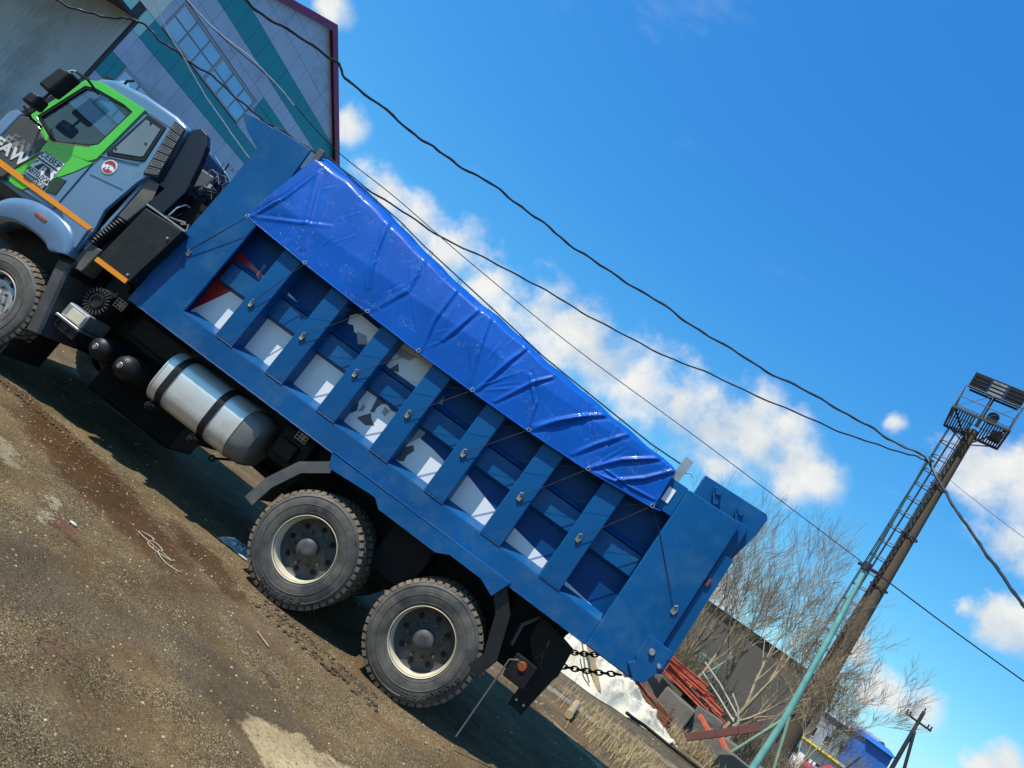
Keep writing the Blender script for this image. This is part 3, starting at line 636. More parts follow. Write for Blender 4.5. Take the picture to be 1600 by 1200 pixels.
# --- battery / step box
g = MB(); g.box(-3.60, -3.31, .12, .5, .84, 1.0); bx = g.build('battery_box', steel, T, bevel=.02)
g = MB(); g.box(-3.52, -3.33, .105, .12, .855, .965); g.build('battery_cover', rimm, bx, bevel=.004)
g = MB(); g.box(-3.62, -3.29, .10, .5, .81, .835); g.tube([(-3.6, .09, .83), (-3.3, .09, .83)], .008, 6); g.build('step_plate', steel, bx)
g = MB(); g.box(-3.60, -3.30, .13, .5, .70, .81); g.tube([(-3.56, .11, .79), (-3.56, .11, .72)], .01, 6); g.tube([(-3.42, .11, .79), (-3.42, .11, .71)], .01, 6); g.build('battery_tray', black, bx, bevel=.01)
# --- front wheel rear mudguard
pts = []
for k in range(9):
    a = R_(52-62*k/8); pts.append((-4.12+.0+(.66)*math.cos(a)*.62, .54+.74*math.sin(a)))
pts = [(-3.90, 1.30), (-3.87, 1.20), (-3.82, 1.05), (-3.77, .92), (-3.72, .80), (-3.67, .68), (-3.64, .56)]
pts = [(-3.96, 1.26), (-3.93, 1.16), (-3.88, 1.02), (-3.83, .88), (-3.79, .76), (-3.74, .63), (-3.71, .53)]
pp2 = sm2(pts, 5); g = MB()
g.loft([[(x, .05, z), (x+.03, .035, z+.01), (x+.125, .035, z+.035), (x+.15, .06, z+.04), (x+.15, .6, z+.04), (x, .6, z)] for x, z in pp2])
g.build('front_mudguard_tail', mat('worn_black_guard', (.05, .052, .055), .6, var=.2, vscale=5, dirt=(.12, .11, .1), dscale=4, dlo=.5, dhi=.85), T, smooth=True)
g = MB(); g.box(-3.78, -3.76, .06, .62, .18, .62); g.build('mud_flap', chm, T); g = MB(); g.box(-3.95, -2.6, 1.72, 2.35, .10, .95); g.build('far_shade_box', chm, T, bevel=.03); g = MB(); g.box(-3.70, -3.66, 1.85, 2.45, .16, 1.2); g.build('mud_flap', chm, T)  # far box is added: black filler for the shade under the truck
g = MB(); g.box(-3.6, -2.4, 1.7, 1.74, .45, 1.2); g.build('underbody_shade_sheet', chm, T)  # added black sheet, keeps the shaded gap under the chassis dark
# --- airbox with orange reflector
g = MB(); g.prism([(-3.45, 2.21), (-2.96, 2.24), (-3.05, 1.52), (-3.49, 1.52)], -.13, .6); ab = g.build('equipment_box', black, T, bevel=.008)
g = MB(); g.box(-3.485, -3.06, -.145, -.13, 1.485, 1.535); g.build('orange_reflector', orange, ab)
g = MB()
for x, z in ((-3.03, 2.09), (-3.10, 1.57)): g.lathe_y([(.0005, -.15), (.012, -.148), (.014, -.13)], x, z, 10)
g.build('bolt', steel, ab)
g = MB(); g.box(-3.47, -2.94, -.13, -.06, 2.242, 2.258); g.build('box_top_edge', steel, ab)
g = MB(); g.tube([(-3.42, .15, 2.27), (-3.40, .15, 2.42), (-3.38, .2, 2.50), (-3.3, .4, 2.52)], .012, 6); g.tube([(-3.42, .12, 2.28), (-3.3, .12, 2.30), (-3.2, .15, 2.34)], .014, 6); g.tube([(-3.2, .1, 2.3), (-3.12, .1, 2.34), (-3.08, .1, 2.22), (-3.1, .1, 2.16)], .012, 6)
g.build('bright_pipe', chrome, T, smooth=True)
# bellows and intake stack behind cab
g = MB(); 
for k in range(11):
    t0 = k/10; c = Vector((-3.82+.08*t0, .12, 1.62+.34*t0))
    g.loft([[tuple(c+Vector((0, 0, dz))+Vector((r*math.cos(a), r*math.sin(a)*1.1, 0))) for a in np.linspace(0, 2*math.pi, 18, endpoint=False)] for dz, r in ((-.015, .058), (0, .072), (.015, .058))])
g.build('intake_bellows', black, T, smooth=True)
g = MB(); g.prism([(-3.80, 1.98), (-3.68, 1.99), (-3.60, 2.40), (-3.58, 2.52), (-3.82, 2.50), (-3.84, 2.42), (-3.80, 2.30)], .07, .25); g.build('intake_duct', greyp, T, bevel=.012); g = MB(); g.prism([(-3.86, 1.28), (-3.70, 1.30), (-3.68, 1.60), (-3.86, 1.60)], .08, .3)
g.build('intake_duct', greyp, T, bevel=.012)
# aero panel (dark wind deflector)
g = MB(); g.prism([(-3.82, 3.185), (-3.74, 3.26), (-3.64, 3.24), (-3.55, 3.13), (-3.48, 2.95), (-3.38, 2.60), (-3.42, 2.26), (-3.60, 2.24), (-3.70, 2.56)], .07, .16); g.build('side_deflector', mat('navy_black_panel', (.008, .012, .025), .4, coat=.1, spec=.3), T, bevel=.01)
# grey tube/exhaust region & engine bits behind the cab
g = MB(); g.box(-3.75, -3.45, .35, 2.1, 1.5, 2.95); g.build('rear_cab_frame', mat('dusty_grey_panel', (.09, .11, .14), .6), T, bevel=.02)
g = MB(); g.loft([[(x, 1.2+.42*math.cos(a), 2.35+.42*math.sin(a)) for a in np.linspace(0, 6.283, 20, endpoint=False)] for x in (-3.42, -3.15)]); g.box(-3.44, -3.05, .25, .9, 2.2, 2.62); g.box(-3.3, -3.04, .3, 2.2, 1.4, 2.2); g.build('air_filter_canister', chm, T, smooth=True)
g = MB(); r2 = random.Random(11)
for k in range(26):
    p = Vector((r2.uniform(-3.42, -3.08), r2.uniform(.18, .7), r2.uniform(2.3, 2.86))); pts = [p]
    for q in range(3): p = p+Vector((r2.uniform(-.10, .10), r2.uniform(-.08, .08), r2.uniform(-.12, .12))); pts.append(p)
    g.tube(pts, r2.uniform(.006, .018), 6)
g.build('hoses_and_pipes', chm, T, smooth=True)['kind'] = 'stuff'
g = MB()
for k in range(30):
    p = Vector((r2.uniform(-3.40, -3.08), r2.uniform(.14, .3), r2.uniform(2.6, 3.14))); q = p+Vector((r2.uniform(-.09, .09), 0, r2.uniform(-.07, .07)))
    g.tube([p, (p+q)/2+Vector((0, -.02, .03)), q], .006, 5)
g.box(-3.27, -3.23, .12, .16, 2.78, 2.83)
g.build('pipe_clips', steel, T)['kind'] = 'stuff'
g = MB(); zz = [(-3.52, 3.12), (-3.42, 3.05), (-3.36, 3.04), (-3.30, 2.98), (-3.22, 3.0), (-3.16, 2.97), (-3.08, 2.98)]
g.tube([(x, .2, z+.02) for x, z in sm2([(-3.52, 3.10), (-3.40, 3.06), (-3.28, 3.02), (-3.18, 2.98), (-3.08, 2.94)])], .012, 7); g.build('top_edge_pipe', chrome, T, smooth=True)

# --- cab
Y0 = .03
g = MB()
g.prism([(-5.17, 2.99), (-5.08, 3.10), (-4.92, 3.18), (-4.5, 3.225), (-4.05, 3.225), (-3.83, 3.185), (-3.82, 3.02)], .045, 2.455)
roof = g.build('cab_roof', cabm, T, smooth=True, bevel=.06, seg=4)
g = MB()   # side body near (below belt), pillar, roof rail
for ya, yb in ((Y0, .075), (2.425, 2.47)):
    g.prism([(-5.56, 1.63), (-5.56, 2.22), (-4.90, 2.21), (-4.45, 2.43), (-4.40, 3.03), (-3.825, 3.06), (-3.80, 2.55), (-3.86, 2.38), (-3.93, 1.95), (-3.86, 1.70), (-3.87, 1.45), (-3.97, 1.44), (-4.2, 1.60), (-4.8, 1.62)], ya, yb)
g.box(-3.86, -3.82, .075, 2.425, 1.5, 3.05)
g.box(-5.5, -3.86, .075, 2.425, 1.55, 1.63); g.box(-5.56, -5.52, .075, 2.425, 1.2, 2.22)
body = g.build('cab_body', cabm, T, bevel=.006)
# front pillar strip (light) and dark corner panel
g = MB(); g.prism([(-5.60, 1.80), (-5.60, 2.20), (-5.55, 2.27), (-5.46, 2.27), (-5.47, 1.80)], .0, .12); g.build('corner_strip', cabm, T, bevel=.015)
g = MB(); g.prism([(-5.46, 1.40), (-5.46, 2.24), (-5.32, 2.30), (-5.0, 2.17), (-4.98, 2.0), (-5.10, 1.60)], .005, .05); cpn = g.build('corner_panel', mat('dark_grey_panel', (.07, .068, .066), .5, var=.1), T, bevel=.01)
# door: green frame ring round the window + lower part
oo = [(-5.17, 2.97), (-5.01, 3.05), (-4.57, 3.065), (-4.355, 3.07), (-4.40, 2.33), (-4.46, 2.26), (-4.95, 2.16), (-5.38, 2.31)]
ii = [(-5.12, 2.91), (-4.99, 2.955), (-4.60, 2.985), (-4.455, 2.97), (-4.50, 2.47), (-4.56, 2.41), (-4.94, 2.20), (-5.31, 2.33)]
g = MB(); g.ring(oo, ii, .012, .045)
door = g.build('door', green, T, bevel=.004)
g = MB(); g.prism([(-5.02, 2.15), (-4.96, 2.19), (-4.46, 2.255), (-4.40, 2.28), (-4.415, 2.24), (-4.50, 2.08), (-4.82, 1.615), (-4.92, 1.60), (-5.02, 1.605), (-5.06, 1.70), (-5.05, 2.0)], .014, .03); g.build('green_door_skin', green, door, bevel=.003)
g = MB(); g.prism([(-4.405, 2.235), (-4.39, 1.645), (-4.80, 1.615), (-4.48, 2.09)], .016, .03); g.build('blue_door_skin', cabm, door, bevel=.003)
i2 = [(x+(-4.8-x)*.07, z+(2.65-z)*.07) for x, z in ii]
g = MB(); g.ring(ii, i2, .02, .05); g.build('window_seal', black, door)
g = MB(); g.add([(x, .045, z) for x, z in ii], [tuple(range(len(ii)))]); g.build('door_window', cglass, door)
g = MB(); g.tube([(-5.31, .025, 2.33), (-5.07, .02, 2.17), (-4.93, .02, 2.215), (-4.56, .02, 2.40)], .012, 6); g.build('window_trim', chrome, door, smooth=True)
g = MB(); g.prism([(-4.62, 1.94), (-4.49, 1.97), (-4.47, 1.78), (-4.60, 1.74)], .008, .02); g.build('door_handle', mat('handle_dark_green', (.02, .05, .03), .4), door, bevel=.01)
# far side window/door ring and glass
g = MB(); g.ring([(-5.17, 2.99), (-5.01, 3.05), (-4.57, 3.065), (-4.355, 3.07), (-4.40, 2.33), (-4.46, 2.26), (-4.95, 2.16), (-5.38, 2.31)], ii, 2.46, 2.49); fd = g.build('door', green, T)
g = MB(); g.add([(x, 2.44, z) for x, z in ii], [tuple(range(len(ii)))]); g.build('door_window', cglass, fd)
g = MB(); g.add([(-5.52, .08, 2.22), (-5.52, 2.42, 2.22), (-5.17, 2.42, 3.0), (-5.17, .08, 3.0)], [(0, 1, 2, 3)]); g.build('windscreen', cglass, T)
g = MB(); g.bar((-5.50, .06, 2.24), (-5.17, .06, 3.0), .07, .05, (0, 1, 0)); g.bar((-5.50, 2.44, 2.24), (-5.17, 2.44, 3.0), .07, .05, (0, 1, 0)); g.build('windscreen_pillar', black, T)
# interior
g = MB(); g.box(-5.5, -5.15, .15, 2.35, 1.9, 2.22); g.build('dashboard', black, T, bevel=.04)
g = MB(); g.tube([(-5.02+.10*math.cos(a), .62+.22*math.sin(a), 2.32+.16*math.cos(a)) for a in np.linspace(0, 6.283, 26)], .015, 8); g.tube([(-5.02, .42, 2.32), (-5.02, .82, 2.32)], .012, 6); g.tube([(-5.02, .62, 2.32), (-5.25, .62, 2.1)], .02, 8); g.build('steering_wheel', black, T, smooth=True)
for y in (.55, 1.9):
    g = MB(); g.box(-4.75, -4.25, y-.25, y+.25, 1.75, 1.95); g.prism([(-4.38, 1.92), (-4.22, 1.92), (-4.12, 2.62), (-4.24, 2.62)], y-.23, y+.23); g.box(-4.27, -4.17, y-.13, y+.13, 2.64, 2.82); g.build('seat', mat('seat_fabric', (.05, .055, .065), .9), T, bevel=.04)
# quarter window
qo = [(-4.30, 3.045), (-4.03, 3.045), (-3.955, 2.62), (-3.98, 2.59), (-4.34, 2.43), (-4.365, 2.455)]
g = MB(); g.prism(qo, .018, .035); qw = g.build('quarter_window', black, T, bevel=.004)
c_ = (-4.15, 2.76); qi = [(x+(c_[0]-x)*.22, z+(c_[1]-z)*.2) for x, z in qo]
g = MB(); g.prism(qi, .012, .02); g.build('pane', glassd, qw)
g = MB()
for x, z in ((-4.19, 2.98), (-4.07, 2.77), (-4.30, 2.54)): g.lathe_y([(.0005, .003), (.012, .004), (.012, .014)], x, z, 10)
g.build('pane_bolt', black, qw)
g = MB(); g.tube([(-4.40, .022, 2.395), (-4.36, .022, 2.405), (-3.98, .022, 2.555)], .006, 5); g.tube([(-4.35, .024, 2.17), (-3.93, .024, 2.24)], .004, 5); g.build('body_crease', cabm, T)
# louvre column
lv0, lv1 = [(-3.985, 3.14), (-3.84, 3.13)], [(-3.85, 2.50), (-3.71, 2.56)]
g = MB(); g.prism([(-3.995, 3.15), (-3.835, 3.14), (-3.70, 2.55), (-3.86, 2.49)], .018, .035); lv = g.build('louvre_panel', black, T)
for k in range(7):
    t0, t1 = (k+.08)/7, (k+.86)/7
    def lp(s, t): 
        a = Vector(lv0[0]).lerp(Vector(lv1[0]), t); b = Vector(lv0[1]).lerp(Vector(lv1[1]), t); p = a.lerp(b, s); return (p.x, p.y)
    g = MB(); g.ring([lp(.04, t0), lp(.96, t0), lp(.96, t1), lp(.04, t1)], [lp(.1, t0+.012), lp(.9, t0+.012), lp(.9, t1-.012), lp(.1, t1-.012)], .010, .02)
    for q in range(5):
        s0 = .1+q*.16; a = lp(s0, t1-.02); b = lp(s0+.16, t0+.02); g.bar((a[0], .014, a[1]), (b[0], .014, b[1]), .010, .006, (0, 1, 0))
    g.build('louvre', mat('louvre_grey', (.2, .2, .2), .5), lv)
# orange band
g = MB(); g.prism([(-5.46, 1.67), (-3.90, 1.685), (-3.87, 1.735), (-5.46, 1.735)], .001, .012); g.build('orange_stripe', orange, T)
# cab lower trim, rear lower corner
g = MB(); g.prism([(-4.28, 1.68), (-3.90, 1.68), (-3.87, 1.46), (-3.95, 1.43)], .004, .03); g.build('cab_corner', cabm, T, bevel=.01)
# front fender
cxw, czw = -4.12, .54
fo = [(-5.0, 1.15), (-4.92, 1.36), (-4.81, 1.50), (-4.57, 1.605), (-4.25, 1.625), (-4.0, 1.57), (-3.89, 1.45), (-3.86, 1.36)]
fi = [(-4.88, 1.12), (-4.80, 1.22), (-4.70, 1.28), (-4.54, 1.325), (-4.34, 1.335), (-4.18, 1.32), (-4.09, 1.285), (-4.02, 1.30)]
so_, si_ = sm2(fo), sm2(fi)
Pf = []
for (ox, oz), (ix, iz) in zip(so_, si_):
    row = []
    for u, y in ((-.05, .35), (-.02, .06), (.0, .0), (.06, -.018), (.3, -.03), (.6, -.024), (.9, -.015), (.97, -.01), (1., .01), (1.0, .35)): row.append((ox+(ix-ox)*u*1., y, oz+(iz-oz)*u))
    Pf.append(row)
g = MB(); g.grid(Pf); g.build('front_fender', cabm, T, smooth='all', solid=.004)
g = MB(); g.box(-5.0, -3.85, .3, .8, 1.05, 1.45); g.box(-3.98, -3.78, .06, .5, 1.18, 1.36); g.build('wheel_arch_liner', chm, T, bevel=.03)
g = MB(); g.box(-4.47, -4.30, -.035, -.018, 1.485, 1.525); sm = g.build('side_marker', amber, T, bevel=.008)
# mirrors
def mirror(pts, y0, y1, nm):
    g = MB(); g.prism(pts, y0, y1); return g.build(nm, black, T, bevel=.03, seg=3)
mirror([(-5.25, 2.60), (-5.19, 2.88), (-5.02, 2.90), (-5.08, 2.59)], -.30, -.12, 'side_mirror')
mirror([(-5.28, 2.36), (-5.26, 2.50), (-5.13, 2.51), (-5.13, 2.37)], -.29, -.12, 'side_mirror')
g = MB(); g.tube([(-5.16, -.2, 2.905), (-5.11, -.2, 2.945), (-4.98, -.14, 2.955), (-4.93, .02, 2.92)], .014, 7); g.build('mirror_arm', black, T, smooth=True)
g = MB(); g.tube([(-5.31, -.17, 2.33), (-5.20, -.12, 2.27), (-5.17, .03, 2.27)], .014, 7); g.build('mirror_arm', black, T, smooth=True)
g = MB(); g.tube([(-5.17, -.2, 2.49), (-5.15, -.2, 2.62)], .014, 7); g.build('mirror_arm', black, T, smooth=True)
g = MB(); g.tube([(-5.17, -.2, 2.89), (-5.13, -.2, 2.935), (-5.09, -.2, 2.95)], .0155, 7); g.build('mirror_arm_end', chrome, T, smooth=True)
# roof equipment
g = MB(); g.tube([(-5.30, .55, 3.22), (-5.30, .95, 3.22)], .10, 16); g.build('air_horn', chrome, T, smooth=True)
g = MB(); g.tube([(-5.05, .30, 3.20), (-5.05, .30, 3.28), (-4.99, .30, 3.32)], .015, 8); g.box(-5.1, -5.02, .1, .14, 3.08, 3.16); g.build('roof_lamp', black, T)
g = MB(); g.prism([(-5.2, 3.12), (-5.05, 3.28), (-4.95, 3.26), (-4.95, 3.14)], .5, 2.0); g.build('sun_visor', mat('smoky_visor', (.25, .28, .3), .3), T, bevel=.02)
# lettering and stickers
dk = mat('lettering_dark', (.03, .03, .035), .5)
lw = mat('lettering_white', (.72, .72, .70), .4); lg = mat('lettering_mid_grey', (.26, .26, .255), .4); lg2 = mat('lettering_faint_grey', (.15, .15, .15), .4)
text('truck_lettering', 'FAW', .185, (-5.235, .0, 1.86), lw, cpn, off=.006, width=1.15)
text('truck_lettering', 'FAW', .175, (-5.19, .002, 1.925), lg, cpn, off=.005, width=1.15)
text('truck_lettering', 'FAW', .165, (-5.15, .0035, 1.985), lg2, cpn, off=.005, width=1.15)
text('truck_lettering', 'J6P', .1, (-5.42, .0, 1.60), lw, cpn, off=.002) if False else None
g = MB(); g.prism([(-4.95, 2.085), (-4.645, 2.095), (-4.625, 1.80), (-4.94, 1.79)], .009, .013); stk = g.build('sticker', mat('sticker_silver', (.75, .77, .8), .35), door)
text('sticker_text', 'СЕВЕР', .092, (-4.795, .007, 2.045), dk, stk, off=.0004)
text('sticker_text', 'АВТОДОР', .075, (-4.785, .007, 1.835), dk, stk, off=.0004, width=.88)
g = MB(); g.prism([(-4.94, 1.992), (-4.65, 2.0), (-4.65, 1.982), (-4.94, 1.974)], .006, .0085)
g.prism([(-4.90, 1.88), (-4.85, 1.965), (-4.815, 1.965), (-4.83, 1.88)], .006, .0085); g.prism([(-4.75, 1.88), (-4.765, 1.965), (-4.73, 1.965), (-4.65, 1.88)], .006, .0085); g.box(-4.83, -4.76, .006, .0085, 1.95, 1.965); g.box(-4.808, -4.782, .006, .0085, 1.905, 1.918); g.box(-4.803, -4.787, .006, .0085, 1.93, 1.942)
g.prism([(-4.94, 1.90), (-4.93, 1.955), (-4.90, 1.965), (-4.905, 1.95), (-4.92, 1.94)], .006, .0085); g.prism([(-4.655, 1.955), (-4.64, 1.92), (-4.64, 1.955)], .006, .0085)
g.build('sticker_emblem', dk, stk)
g = MB(); g.prism([(-4.95, 1.788), (-4.625, 1.798), (-4.62, 1.71), (-4.95, 1.737)], .009, .013); s2 = g.build('sticker', dk, door)
text('sticker_text', 'Филиал №3', .06, (-4.79, .007, 1.764), lw, s2, off=.001, width=.9)
g = MB(); g.lathe_y([(.0005, .022), (.083, .022), (.084, .0295)], -4.225, 2.345, 36); em = g.build('round_emblem', whitep, T)
def chord(cx, cz, r, y0, z0):
    pts = [(cx+r*math.cos(a), cz+r*math.sin(a)) for a in np.linspace(math.asin(z0/r), math.pi-math.asin(z0/r), 18)]; return pts
ex, ez = -4.225, 2.345
g = MB(); g.prism([(ex+.073*math.cos(a), ez+.073*math.sin(a)) for a in np.linspace(.10, math.pi-.02, 20)]+[(ex-.055, ez+.004), (ex-.04, ez+.018), (ex-.015, ez+.022), (ex+.02, ez+.030), (ex+.05, ez+.020)], .0195, .0215)
g.prism([(ex+.073*math.cos(a), ez+.073*math.sin(a)) for a in np.linspace(-2.3, -.35, 14)]+[(ex+.058, ez-.010), (ex+.045, ez-.035), (ex+.028, ez-.018), (ex+.0, ez-.022), (ex-.008, ez-.045), (ex-.024, ez-.045), (ex-.03, ez-.018)], .0195, .0215)
g.build('emblem_red_field', redp, em)
g = MB(); g.box(ex-.004, ex+.004, .0195, .0215, ez-.012, ez+.006); g.build('emblem_mark', redp, em)
text('side_lettering', '6x4', .05, (-5.40, .0, 1.50), lw, cpn) if False else None

# --- dump body
g = MB(); g.prism([(-3.03, 1.37), (-3.015, 3.0), (-3.04, 3.70), (-2.54, 3.71), (-2.46, 2.69), (-2.47, 1.37)], 0., .03); g.prism([(-3.03, 1.37), (-3.015, 3.0), (-3.04, 3.70), (-2.54, 3.71), (-2.46, 2.69), (-2.47, 1.37)], 2.47, 2.5)
g.box(-3.03, -2.99, .03, 2.47, 1.37, 3.68)
fp = g.build('front_side_plate', blue, T, bevel=.004)
g = MB(); g.prism([(-3.035, 3.695), (-3.30, 3.69), (-3.46, 3.66), (-3.44, 3.62), (-3.30, 3.52), (-3.035, 3.40)], .05, .08); g.prism([(-3.035, 3.70), (-3.46, 3.67), (-3.46, 3.655), (-3.035, 3.685)], .08, 2.42); g.build('cab_guard', blue, T, bevel=.004)
g = MB(); g.box(-2.47, 2.53, -.005, .2, 1.365, 1.605); g.box(-2.47, 2.53, 2.3, 2.505, 1.365, 1.605); g.build('lower_side_beam', blue, T, bevel=.006)
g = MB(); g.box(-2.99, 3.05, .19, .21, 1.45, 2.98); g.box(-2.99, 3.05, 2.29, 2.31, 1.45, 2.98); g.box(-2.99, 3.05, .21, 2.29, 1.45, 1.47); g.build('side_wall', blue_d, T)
g = MB(); g.box(-2.47, 2.298, .002, .188, 2.90, 3.0); g.box(2.298, 2.527, .035, .188, 2.90, 3.0); g.box(-2.47, 2.53, 2.31, 2.5, 2.9, 3.0); g.build('top_side_beam', blue, T, bevel=.006)
ribs = [-2.037+.6507*k for k in range(7)]
rib0 = None
for x in ribs:
    if rib0 is None:
        g = MB(); g.box(ribs[0], ribs[0]+.225, -.015, .19, 1.606, 2.9); rib0 = g.build('vertical_rib', blue, T, bevel=.011)
    else:
        o = rib0.copy(); COL.objects.link(o); o.parent = T; o.location = (x-ribs[0], 0, 0)
edges = [-2.46]+ribs+[2.53]
for k in range(8):
    a = edges[k]+(.225 if k else 0)+.001; b = edges[k+1]-.001
    g = MB(); g.prismx([(-.004, 1.607), (.188, 1.607), (.188, 1.668), (.16, 1.668)], a, b); g.build('sloping_ledge', blue, T)
    g = MB(); g.prism([(a, 2.075), (b, 2.075), (b, 2.295), (a, 2.295)], .105, .125); g.add([(a, .105, 2.295), (b, .105, 2.295), (b, .19, 2.352), (a, .19, 2.352), (a, .105, 2.283), (b, .105, 2.283), (b, .19, 2.337), (a, .19, 2.337)], [(0,1,2,3),(4,7,6,5),(0,4,5,1),(2,6,7,3)])
    g.add([(a, .105, 2.075), (b, .105, 2.075), (b, .19, 2.04), (a, .19, 2.04)], [(0, 1, 2, 3)])
    g.build('horizontal_stiffener', blue, T)
# mural fragments painted on the recessed wall (flat decals)
def decal(pts, m, y=.187, nm='painted_decal'):
    g = MB(); g.prism([(x, z) for x, z in pts], y-.001, y+.001); return g.build(nm, m, T)
decal([(-2.53, 1.66), (-2.15, 2.37), (-2.53, 2.43), (-2.54, 2.04)][::-1], redp)
decal([(-2.53, 1.61), (-2.53, 1.66), (-2.15, 2.37), (-2.03, 2.60), (-2.03, 1.61)], whitep)
decal([(-1.85, 1.61), (-1.85, 2.30), (-1.82, 2.38), (-1.39, 2.29), (-1.39, 1.61)], whitep)
decal([(-1.19, 1.61), (-1.19, 2.12), (-.74, 2.10), (-.74, 1.61)], whitep)
decal([(-1.14, 2.55), (-1.10, 2.60), (-1.06, 2.62), (-.76, 2.60), (-.76, 2.44), (-.86, 2.40), (-.93, 2.44), (-1.0, 2.44), (-1.05, 2.49), (-1.11, 2.47)], whitep)
decal([(-.98, 2.46), (-.87, 2.48), (-.80, 2.41), (-.89, 2.36)], greyl, .185)
decal([(-.58, 1.61), (-.58, 2.95), (-.09, 2.95), (-.09, 1.61)], whitep)
decal([(-.47, 2.33), (-.43, 2.44), (-.37, 2.37)], greyd, .185)
decal([(-.55, 2.50), (-.50, 2.58), (-.32, 2.60), (-.36, 2.52), (-.46, 2.50)], greyl, .185)
decal([(-.39, 2.05), (-.28, 2.07), (-.17, 2.09), (-.12, 2.04), (-.20, 2.02), (-.26, 2.05), (-.31, 2.02), (-.33, 1.96), (-.32, 1.91), (-.36, 1.89)], greyd, .185)
decal([(-.27, 2.02), (-.20, 2.01), (-.21, 1.94), (-.26, 1.95)], greyl, .185)
decal([(-.43, 1.77), (-.39, 1.83), (-.34, 1.89), (-.31, 1.85), (-.24, 1.81), (-.31, 1.76)], greyd, .185)
decal([(-.57, 1.75), (-.57, 1.90), (-.51, 1.90), (-.47, 1.83), (-.50, 1.78)], greyd, .185)
decal([(-.46, 1.82), (-.42, 1.86), (-.42, 1.90), (-.46, 1.92)], greyl, .185)
decal([(.07, 1.61), (.07, 2.10), (.22, 2.11), (.20, 1.97), (.36, 1.96), (.53, 1.93), (.56, 1.61)], whitep)
decal([(.09, 2.31), (.13, 2.46), (.20, 2.31)], greyl)
decal([(.10, 2.08), (.22, 2.09), (.21, 2.00), (.15, 1.88), (.08, 1.80)], greyl, .185)
decal([(.10, 1.80), (.14, 1.82), (.19, 1.88), (.23, 1.84), (.20, 1.76), (.21, 1.70), (.15, 1.67), (.10, 1.69)], greyd, .185)
decal([(.76, 1.61), (.76, 1.96), (.84, 1.94), (1.21, 1.84), (1.21, 1.61)], whitep)
decal([(1.42, 1.61), (1.42, 1.82), (1.86, 1.75), (1.86, 1.61)], whitep)
decal([(2.10, 1.61), (2.10, 1.705), (2.48, 1.66), (2.50, 1.61)], whitep)
# weld beads along the joints of the side
for x0, x1, z in ((-2.99, 2.5, 1.375),):
    g = MB(); pts_ = [(x0+(x1-x0)*k/120, -.006, z+.002*math.sin(k*2.1)) for k in range(121)]; g.tube(pts_, .004, 5); g.build('weld_bead', blue, T, smooth=True)
for x in ribs:
    g = MB(); pts_ = [(x+.004+.22*k/12, -.010, 1.606+.0015*math.sin(k*2.)) for k in range(13)]; g.tube(pts_, .004, 5); g.build('weld_bead', blue, T, smooth=True)
# rear plate, tailgate
g = MB(); g.prism([(2.53, 1.37), (2.53, 3.015), (3.07, 3.03), (3.075, 1.75), (3.0, 1.37)], -.022, .03); g.build('rear_side_plate', blue, T, bevel=.011); g = MB(); g.prism([(2.53, 1.37), (2.53, 3.015), (3.07, 3.03), (3.075, 1.75), (3.0, 1.37)], 2.47, 2.51); g.build('rear_side_plate', blue, T, bevel=.004)
g = MB(); g.prism([(2.93, 1.765), (3.16, 1.765), (3.175, 1.60), (3.10, 1.41), (3.02, 1.37), (2.90, 1.47), (2.95, 1.52), (2.92, 1.56)], -.045, -.012); hp = g.build('hinge_plate', blue, T, bevel=.006)
g = MB(); g.lathe_y([(.0005, -.07), (.025, -.07), (.03, -.05)], 3.02, 1.66, 14); g.lathe_y([(.0005, -.065), (.018, -.065), (.02, -.045)], 3.13, 1.60, 12); g.build('hinge_pin', steel, hp, smooth=True)
tg = MB(); tg.box(3.08, 3.16, .05, 2.45, 1.6, 3.05); tg.prism([(3.075, 2.70), (3.19, 2.72), (3.26, 3.05), (3.27, 3.22), (3.24, 3.26), (2.60, 3.24), (2.60, 3.02), (3.075, 3.03)], .12, .16); tg.prism([(3.075, 2.70), (3.19, 2.72), (3.26, 3.05), (3.27, 3.22), (3.24, 3.26), (2.60, 3.24), (2.60, 3.02), (3.075, 3.03)], 2.34, 2.38)
tg.prism([(3.08, 1.5), (3.20, 1.55), (3.19, 2.72), (3.08, 2.72)], .02, .08)
tailg = tg.build('tailgate', blue, T, bevel=.006)
g = MB()
for x, z in ((2.74, 3.17), (3.0, 3.13)):
    g.tube([(x+.03, .06, z), (x+.03, .12, z)], .032, 12); g.bar((x, .09, z), (x+.07, .09, z-.11), .05, .025, (0, 1, 0)); g.tube([(x-.02, .07, z+.01), (x+.04, .07, z+.03), (x+.07, .07, z-.02)], .008, 6)
g.build('tailgate_latch', blue, tailg, smooth=True)
g = MB(); g.box(3.095, 3.12, -.005, .018, 2.40, 2.47); g.build('rear_marker_lamp', redl, tailg)
# posts at both ends of the tarp
g = MB(); g.bar((-2.44, .06, 3.52), (-2.47, .06, 3.79), .07, .035, (0, 1, 0)); g.build('tarp_post', greyp, T, bevel=.004)
g = MB(); g.bar((2.38, .05, 3.0), (2.395, .05, 3.26), .085, .05, (0, 1, 0)); g.tube([(2.43, .04, 3.13), (2.47, .02, 3.16), (2.5, .02, 3.13)], .007, 5); g.build('tarp_post', steel, T, bevel=.004)
g = MB(); g.box(2.375, 2.445, -.012, .0, 2.80, 2.94); g.build('white_plate', whitep, T); g = MB(); g.box(2.30, 2.528, -.003, .03, 2.72, 3.02); g.build('corner_gusset', blue, T, bevel=.004)
